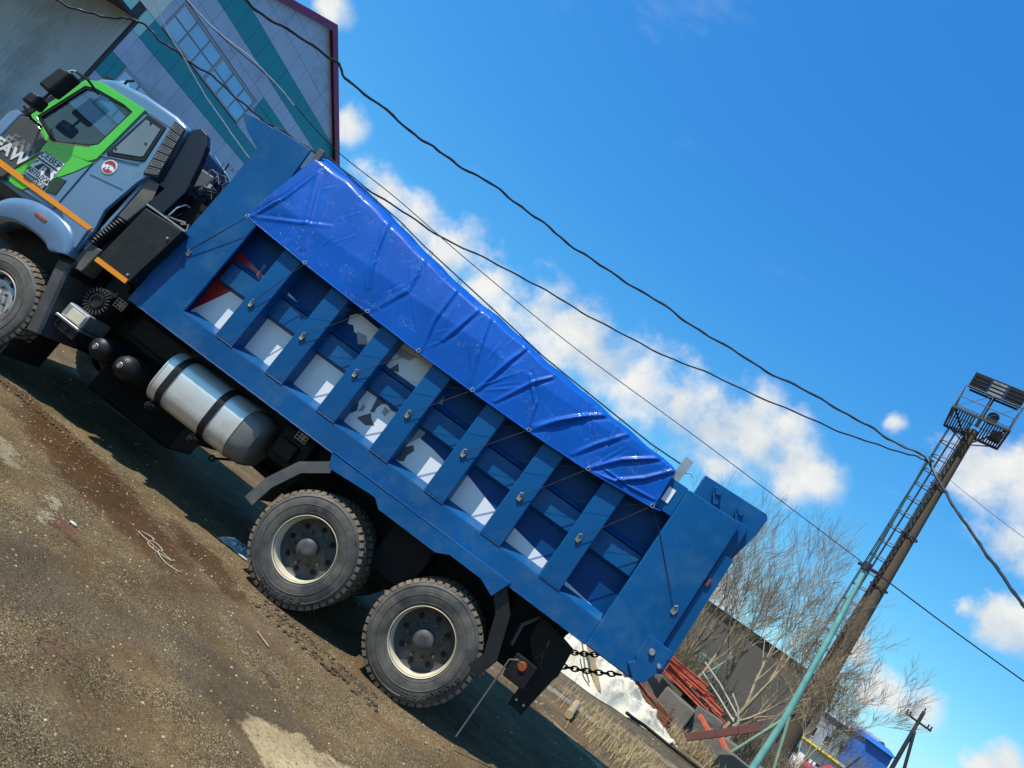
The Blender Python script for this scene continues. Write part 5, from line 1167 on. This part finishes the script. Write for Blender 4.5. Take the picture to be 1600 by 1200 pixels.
wire('cable', [(-10.93,3.78,4.46), (-10.45,4.03,4.65), (-10.04,4.20,4.93), (-9.71,4.26,5.14), (-9.26,4.44,5.12), (-8.84,4.71,5.17), (-8.27,5.09,5.26), (-7.52,5.44,5.22), (-7.10,5.76,5.32), (-6.28,6.31,5.51), (-5.25,7.24,5.73), (-3.99,8.36,6.08), (-2.45,9.38,6.61), (-0.98,10.21,6.96), (0.94,10.92,7.35), (2.83,11.41,7.85), (5.06,11.55,8.27), (6.70,11.59,8.63), (7.73,11.49,8.92), (8.17,11.34,8.98)], 0.02, wirem, 'dark sagging cable crossing behind the headboard and above the tarpaulin', 0.016, 0.013, 3)
wire('wire', [(-8.92,3.93,5.84), (-8.33,4.50,5.83), (-7.48,5.22,5.89), (-6.35,6.27,5.78), (-5.08,7.33,5.93), (-3.32,8.60,6.00), (-0.38,10.10,6.08), (3.47,11.36,6.22), (8.14,11.35,5.95)], 0.01, wirem, 'thin straight wire running just above the tarpaulin to the mast joint', 0, 0, 4)
wire('wire', [(8.14,11.35,5.95), (10.41,11.49,5.86), (12.54,11.49,5.79)], 0.016, wirem, 'thin wire continuing from the mast joint to the lower right edge', 0, 0, 5)
wire('wire', [(-7.73,2.28,5.00), (-7.41,2.61,4.75), (-7.11,2.90,4.61), (-6.84,3.15,4.46), (-6.45,3.49,4.30), (-5.87,3.93,4.10)], 0.009, wirew, 'thin white wire hanging in front of the gable wall', 0.004, 0, 6)
wire('wire', [(-8.86,3.85,5.83), (-8.36,4.33,5.81), (-7.94,4.71,5.89), (-7.42,5.14,5.87), (-7.08,5.52,5.83)], 0.011, wirew, 'white wire stretched across the window of the gable wall', 0.004, 0, 7)
wire('wire', [(11.41,21.86,13.48), (12.21,20.51,12.51), (12.59,18.19,11.41), (13.22,15.68,10.28)], 0.008, wirem, 'very thin wire from the lighting tower to the right edge', 0, 0, 8)
wire('wire', [(14.16,22.96,16.91), (13.54,21.05,17.12)], 0.01, wirem, 'short thin stay wire at the floodlight platform', 0, 0, 9)
# ------------------------------------------------------------------ concrete blocks, scrap, snow heap
def top(o, label, cat, group=None, base=None):
    if base is None:
        vs = [v.co for v in o.data.vertices]; base = (sum(v.x for v in vs)/len(vs), sum(v.y for v in vs)/len(vs), min(v.z for v in vs))
    origin(o, base); return tag(o, label, cat, group)
def rotbox(c, l, w, h, rz, tilt=0., m=conc, nm='concrete_block', bev=.03):
    ax = Vector((math.cos(R_(rz)), math.sin(R_(rz)), math.tan(R_(tilt)))).normalized(); ay = Vector((-math.sin(R_(rz)), math.cos(R_(rz)), 0)); az = ax.cross(ay)
    g = MB(); g.obox(c, ax*l/2, ay*w/2, az*h/2); return g.build(nm, m, None, bevel=bev)
BL = [((9.0, 22.6), 1.2, .8, .75, -8, 'concrete block at the left end of the row, under the tailgate'), ((12.2, 22.3), 1.25, .8, .85, -4, 'concrete block under the left end of the red beams'), ((13.9, 20.9), .9, .8, .72, -14, 'concrete block right of the rusty rebar bundle'), ((16.1, 21.6), .75, .7, .86, -10, 'darker concrete block behind the brown girder'), ((17.7, 20.9), .8, .6, .62, -24, 'concrete block left of the teal mast foot'), ((19.6, 18.9), 1.1, .7, .55, -20, 'low concrete block at the foot of the teal mast'), ((21.6, 21.), 1.2, .8, .6, -20, 'concrete block right of the teal mast'), ((14.9, 22.6), .8, .6, 1.0, -16, 'taller concrete block under the right end of the red beams')]
for (a, r), l_, w_, h_, rz, lb in BL: p = polar(a, r, h_/2); top(rotbox(p, l_, w_, h_, rz, tilt=[0, 3, -4, 2, 6, -3, 2, -2][BL.index(((a, r), l_, w_, h_, rz, lb))]), lb, 'concrete block', 'concrete blocks in a row by the scrap')
# red beams
rg = random.Random(21)
plc = ['uppermost red-orange beam of the scrap pile', 'red-orange beam crossing the pile below the top one', 'short red-orange beam at the near left end of the pile', 'long red-orange beam along the middle of the pile', 'red-orange beam tilting down on the right of the pile', 'red-orange beam at the back of the pile', 'red-orange beam lowest on the near face of the pile', 'red-orange beam sticking out at the right end of the pile', 'red-orange beam resting slantwise in mid pile', 'thin red-orange beam at the left of the pile', 'red-orange beam end near the yellow piece', 'red-orange beam lying flat at the rear right of the pile']
for k, lb in enumerate(plc):
    a0 = rg.uniform(10.0, 12.6); a1 = a0+rg.uniform(3.4, 5.0); r = 21.8+rg.uniform(-.5, .9); z = .92+.085*(k % 6)+rg.uniform(0, .05); z1 = z-rg.uniform(.0, .30)
    p, q = Vector(polar(a0, r, z)), Vector(polar(a1, r-.3+rg.uniform(-.3, .5), z1)); g = MB(); w = rg.uniform(.07, .12)
    g.bar(p, q, w, .025); g.bar(p+Vector((0, 0, w)), q+Vector((0, 0, w)), w, .025); g.bar(p+Vector((0, 0, w/2)), q+Vector((0, 0, w/2)), .02, w)
    top(g.build('red_beam', redo, None), lb+' above the concrete blocks', 'beam', 'red-orange beams in the scrap pile')
for k, (a0, z0, a1, z1, lb) in enumerate(((15.6, .42, 17.0, .22, 'short red-orange beam below the right end of the brown girder'), (17.0, .38, 18.6, .12, 'red-orange beam sloping down towards the teal mast'))):
    g = MB(); g.bar(polar(a0, 19.2, z0+.35), polar(a1, 18.8, z1+.35), .09, .09); top(g.build('red_beam', redo, None, bevel=.005), lb, 'beam', 'red-orange beams in the scrap pile')
# rusty bundle
rb2 = thing('rebar_bundle', 'bundle of rusty reinforcing bars lying in front of the concrete blocks', 'steel bars', polar(12, 18.5))
for k in range(18):
    g = MB(); z = .16+.06*(k//4)+rg.uniform(-.02, .02); r = 18.3+.09*(k % 4); g.tube([polar(9.6+rg.uniform(-.3, .3), r, z+.35), polar(12., r-.1, z+.14), polar(14.2+rg.uniform(-.3, .3), r-.2, z)], .018, 6); g.build('bar', rust, rb2)
g = MB(); 
for a in (10.6, 13.9): g.bar(polar(a, 18.0, .02), polar(a, 18.0, .55), .05, .05); g.bar(polar(a, 18.7, .02), polar(a, 18.7, .55), .05, .05)
g.build('stand', rust, rb2)
g = MB(); p, q = Vector(polar(15.6, 18.3, .25)), Vector(polar(19.2, 18.1, 1.42)); g.bar(p, q, .14, .16); g.bar(p.lerp(q, .42), p.lerp(q, .45), .17, .19); g.bar(p.lerp(q, .72), p.lerp(q, .75), .17, .19)
top(g.build('brown_girder', mat('brown_primer', (.13, .045, .035), .7, var=.15), None, bevel=.006), 'dark brown steel girder propped at a slant left of the teal mast', 'girder')
g = MB(); g.bar(polar(10.9, 20.5, 1.17), polar(12.0, 20.5, 1.10), .09, .09); top(g.build('yellow_bar', yellow, None, bevel=.01), 'short yellow bar lying at the left end of the red beams', 'bar')
# white bent pipes
for k, (pp_, lb) in enumerate((([(14.2, 21.6, 1.6), (16.0, 21.6, 1.32), (17.6, 21.4, 1.05)], 'straight weathered white pipe sloping right of the red beams'), ([(16.6, 21.3, 1.62), (17.4, 21.3, 1.4), (17.9, 21.3, 1.1), (17.7, 21.3, .95)], 'bent pale grey pipe beside the red beams'), ([(14.0, 21.9, 1.85), (15.6, 21.8, 1.62), (17.7, 21.7, 1.2)], 'upper thin white pipe among the brush'))):
    g = MB(); g.tube([polar(*q) for q in pp_], .024, 8); top(g.build('white_pipe', mat('weathered_white_pipe', (.45, .43, .38), .7), None, smooth=True), lb, 'pipe', 'white pipes at the scrap pile')
# snow/plaster heap
def heap():
    g = MB(); P_ = []
    rg_ = np.random.default_rng(4)
    ridge = [(2.7, 9.5, .60), (3.5, 9.7, .82), (4.2, 9.8, .80), (4.8, 9.9, .60), (5.6, 10.2, .30), (6.4, 10.5, .0)]
    xs = np.linspace(0, 1, 110); rx = np.array(ridge); u = np.linspace(0, 1, len(ridge))
    for j in range(50):
        t = j/49*2-1; row = []
        for s in xs:
            c = np.array([np.interp(s, u, rx[:, k]) for k in range(3)]); w = .95*(.4+c[2]*.8)
            nv = Vector((c[0]*2.2, t*2.4, 3.)); nz_ = .16*mnoise.fractal(nv, 1., 2.1, 5)+.05*mnoise.noise(nv*5)
            z = c[2]*(1-abs(t)**1.35)+nz_*(1-abs(t))*1.2
            row.append((c[0]+.25*t, c[1]+t*w+.18*mnoise.noise(Vector((c[0]*1.7, t, 9.))), max(z, -.02)))
        P_.append(row)
    g.grid(P_); o = g.build('white_heap', snowm, None, smooth='all'); return top(o, 'dirty white heap of plaster-like snow behind the truck tail', 'heap')
heap()
g = MB(); g.bar((3.6, 9.2, .75), (4.25, 9.0, .12), .12, .03, (0, 1, 0)); top(g.build('wood_board', wood, None), 'pale wooden board leaning on the white heap', 'board')
g = MB(); g.tube([(3.45, 9.0, .7), (3.75, 8.9, .35), (4.0, 8.9, .15)], .02, 6); top(g.build('branch', bark, None), 'dark thin branch lying on the white heap', 'branch')
g = MB(); g.tube([(3.42, 4.75, .07), (3.62, 6.1, .07)], [.06, .065], 12); top(g.build('log', wood, None, smooth=True), 'short sawn log lying on the ground behind the truck', 'log')
g = MB(); g.tube([(5.0, 9.3, .08), (5.2, 9.45, .06), (5.5, 9.6, .06), (6.0, 9.55, .05), (6.9, 9.5, .05), (8.5, 9.3, .05)], .035, 8); top(g.build('black_pipe', chm, None, smooth=True), 'long dark pipe lying along the edge of the white heap', 'pipe')
g = MB(); g.tube([(5.05, 10.2, .0), (5.05, 10.2, .02)], .05, 6)
# asphalt track behind truck
# dry grass tufts
def grass(name, c, w, d, n, seed, label, h=.22):
    rg = random.Random(seed); g = MB()
    for k in range(n):
        x = c[0]+rg.gauss(0, w); y = c[1]+rg.gauss(0, d); hh = h*rg.uniform(.4, 1.2); a = rg.uniform(0, 6.28); l_ = rg.uniform(.2, .9)*hh; dx, dy = math.cos(a), math.sin(a)
        g.add([(x-dy*.004, y+dx*.004, -.01), (x+dy*.004, y-dx*.004, -.01), (x+dx*l_*.5+dy*.003, y+dy*l_*.5-dx*.003, hh*.7), (x+dx*l_*.5-dy*.003, y+dy*l_*.5+dx*.003, hh*.7), (x+dx*l_*1.3, y+dy*l_*1.3, hh)], [(0, 1, 2, 3), (3, 2, 4)])
    return tag(g.build(name, dryg, None, normals=False), label, None, None, 'stuff')
grass('dry_grass', (4.35, 5.6), .5, .9, 900, 1, 'dry straw grass growing along the track behind the truck')
grass('dry_grass', (4.9, 4.6), .5, .5, 350, 4, 'dry straw grass at the near end of the verge')
grass('dry_grass', (7.9, 11.8), 1.0, .7, 1500, 2, 'dry straw grass in front of the concrete blocks', .3)
grass('dry_grass', (9.5, 13.5), 1.6, 1.2, 1600, 3, 'dry straw grass around the foot of the mast', .35)
# rope coil, bag, small pale stones
g = MB(); pts = []
for k in range(90):
    t0 = k/89; a = t0*3*2*math.pi; pts.append((-.74+.42*(t0-.5)+.10*math.cos(a), -.86-.14*(t0-.5)+.05*math.sin(a), .014+.006*math.sin(a*1.7)))
g.tube(pts, .0045, 5); top(g.build('rope', ropew, None, smooth=True), 'loose loops of pale thin rope lying on the gravel left of the rear wheels', 'rope', None, (-.78, -.86, 0))
def crumple():
    g = MB(); P_ = []; rg = random.Random(9)
    for i in range(14):
        P_.append([(-.93+.03*i+rg.uniform(-.012, .012), .50+.03*j+rg.uniform(-.012, .012), .015+rg.uniform(0, .07)*math.sin(math.pi*i/13)*math.sin(math.pi*j/13)) for j in range(14)])
    g.grid(P_); o = g.build('plastic_bag', mat('plastic_film', (.42, .5, .55), .3, coat=.3), None, solid=.002); return top(o, 'crumpled pale plastic bag on the ground in front of the rear wheel', 'bag', None, (-.73, .7, 0))
crumple()
DEB = [((-1.05, -1.55), .022, .014, 'small pale stone left of the sandy patch'), ((-2.3, -1.25), .018, .012, 'small pale stone furthest left on the gravel')]
for (x, y), l_, h_, lb in DEB:
    g = MB(); g.loft([[(x+l_*1.6*math.cos(a)*s, y+l_*.7*math.sin(a)*s, z) for a in np.linspace(0, 6.283, 9, endpoint=False)] for s, z in ((.8, 0), (1, h_*.5), (.6, h_))]); top(g.build('white_stone', whitep if False else mat('chalk_stone', (.6, .56, .46), .9), None), lb, 'stone')
g = MB(); g.tube([(.33, -.85, .012), (.50, -.95, .012)], .006, 5); top(g.build('stick', bark, None), 'thin dry stick on the gravel beside the tread prints', 'stick')

# ------------------------------------------------------------------ far buildings, poles, cars
def farbox(name, a0, r0, a1, r1, h, dep, m, label, hr=None, mroof=None, windows=0):
    p, q = Vector(polar(a0, r0)), Vector(polar(a1, r1)); d = (q-p); L_ = d.length; d.normalize(); nrm = Vector((-d.y, d.x, 0))
    t = thing(name, label, 'building', tuple((p+q)/2))
    g = MB(); c = (p+q)/2+nrm*dep/2; g.obox(c+Vector((0, 0, h/2)), d*L_/2, nrm*dep/2, Vector((0, 0, h/2))); g.build('wall', m, t)
    if mroof:
        g = MB(); a, b = p-d*.3-nrm*.4, q+d*.3-nrm*.4; e, f_ = p-d*.3+nrm*dep/2, q+d*.3+nrm*dep/2; k, l_ = p-d*.3+nrm*(dep+.4), q+d*.3+nrm*(dep+.4); z0 = Vector((0, 0, h+.01)); z1 = Vector((0, 0, h+(hr or 1)))
        g.add([a+z0, b+z0, f_+z1, e+z1, k+z0, l_+z0], [(0, 1, 2, 3), (3, 2, 5, 4), (0, 3, 4), (1, 5, 2), (0, 4, 5, 1)]); g.build('roof', mroof, t)
    for k in range(windows):
        s = (k+.5)/windows; c2 = p.lerp(q, s)-nrm*.03+Vector((0, 0, h*.55)); g = MB(); g.obox(c2, d*L_/windows*.22, nrm*.03, Vector((0, 0, h*.12))); w = g.build('window', winf, t); g = MB(); g.obox(c2-nrm*.04, d*L_/windows*.18, nrm*.01, Vector((0, 0, h*.09))); g.build('pane', darkglass, w)
    return t
farbox('long_shed', 3, 62, 22, 62, 5.9, 14, shedm, 'long dark brown-grey shed behind the bare trees', .3, mat('shed_roofing', (.10, .088, .078), .85), 0)
farbox('warehouse', 18.5, 86, 24.5, 84, 4.9, 20, pbld, 'pale blue-grey warehouse far away right of the lighting tower', 1.3, pbld, 6)
farbox('blue_building', 24.9, 80, 26.5, 81.2, 4.9, 3, bbld, 'bright blue building at the right end of the far warehouse', .5, bbld, 0)
wb = farbox('white_building', 21.4, 48, 25.2, 46, 1.65, 6, wbld, 'low white building with yellow edge beyond the tower base', .15, mat('olive_roofing', (.25, .24, .12), .7), 5)
g = MB(); g.bar(polar(21.3, 47.5, 1.72), polar(24.2, 46.0, 1.72), .08, .10); g.build('yellow_edge', yellow, wb)
farbox('distant_hall', 33, 170, 52, 180, 4, 20, pbld, 'low pale hall on the horizon at the far right', 1, shedm, 6)
def upole(pos, h, rz, label, brace=True):
    t = thing('utility_pole', label, 'utility pole', pos, 'wooden utility poles in the distance'); b = Vector(pos)
    g = MB(); g.tube([b, b+Vector((0, 0, h))], [.2, .14], 8); g.build('post', dsteel, t)
    d = Vector((math.cos(R_(rz)), math.sin(R_(rz)), 0)); g = MB(); g.bar(b-d*1.15+Vector((0, 0, h-.95)), b+d*1.15+Vector((0, 0, h-.95)), .16, .16); g.build('crossarm', dsteel, t)
    for s in (-1, -.75, .75, 1):
        g = MB(); g.tube([b+d*s*1.1+Vector((0, 0, h-.87)), b+d*s*1.1+Vector((0, 0, h-.6))], .06, 6); g.build('insulator', dsteel, t)
    g = MB(); g.tube([b+Vector((0, 0, h)), b+Vector((0, 0, h+.3))], .06, 6); g.build('insulator', dsteel, t)
    if brace: g = MB(); g.tube([b+Vector((1.6, -.4, 0)), b+Vector((.1, 0, h-1.7))], .13, 8); g.build('brace', dsteel, t)
upole((33.3, 56.0, 0), 8.9, 5, 'dark A-framed utility pole against the sky at the lower right')
upole((31.45, 67.75, 0), 8.5, 5, 'dark utility pole with crossarm behind the lighting tower', False)
upole((62, 85, 0), 8.5, 5, 'small distant utility pole near the right horizon')
def car(pos, rz, m, label, h=1.5):
    t = thing('parked_car', label, 'car', pos, 'cars parked far away'); b = Vector(pos); c, s = math.cos(R_(rz)), math.sin(R_(rz))
    def tr(g): g.v = [tuple(b+Vector((x*c-y*s, x*s+y*c, z))) for x, y, z in g.v]; return g
    g = MB(); g.prism([(-2.1, .35), (-2.15, .75), (-1.9, .9), (-1.2, .98), (-.7, 1.42), (.7, 1.45), (1.2, 1.0), (2.0, .9), (2.15, .7), (2.1, .35)], -.85, .85); tr(g).build('body', m, t, bevel=.06)
    g = MB(); g.prism([(-1.05, .99), (-.65, 1.36), (.62, 1.38), (1.02, 1.0)], -.87, .87); tr(g).build('window', darkglass, t)
    for x in (-1.35, 1.35):
        for y in (-.8, .8): g = MB(); g.tube([(x, y-.1, .33), (x, y+.1, .33)], .33, 14); tr(g).build('wheel', rubber, t)
car(polar(25.2, 42), 20, carr, 'red car at the right end of the low white building')
car(polar(27.6, 46), 60, carr, 'red car under the blue building at the bottom edge')
g = MB(); g.tube([polar(24.4, 44, 1.2), polar(25.0, 44.4, 2.6)], .05, 6); g.tube([polar(24.4, 44, 0), polar(24.4, 44, 1.2)], .05, 6); top(g.build('slanted_post', dsteel, None), 'thin slanted dark post beside the red car', 'post')
g = MB()
for k in range(10): g.bar(polar(12.9+k*.22, 30, .9), polar(12.9+k*.22, 30, 2.1), .04, .04)
g.bar(polar(12.8, 30, 2.05), polar(15, 30, 2.05), .05, .08); g.bar(polar(12.8, 30, 1.0), polar(15, 30, 1.0), .05, .08)
g.tube([polar(12.8, 30, 0), polar(12.8, 30, 2.1)], .05, 6); g.tube([polar(15., 30, 0), polar(15., 30, 2.1)], .05, 6)
top(g.build('teal_fence', tealm, None), 'piece of teal railing fence glimpsed through the brush', 'fence')
# distant tree line
def treeline():
    g = MB(); rg = random.Random(8)
    for k in range(2600):
        a = rg.uniform(-60, 75); r = rg.uniform(150, 230); b = Vector(polar(a, r)); h = rg.uniform(2.5, 6.)
        d = Vector((rg.gauss(0, .2), 0, 1)); g.tube([b, b+d*h*.6, b+d*h+Vector((rg.gauss(0, .6), 0, 0))], [.3, .9, .15], 4, cap=False)
    return tag(g.build('far_thicket', mat('far_thicket_brown', (.15, .13, .11), .95, var=.3, vscale=.2), None, normals=False), 'low brown line of bare thicket along the horizon', None, None, 'stuff')
treeline()
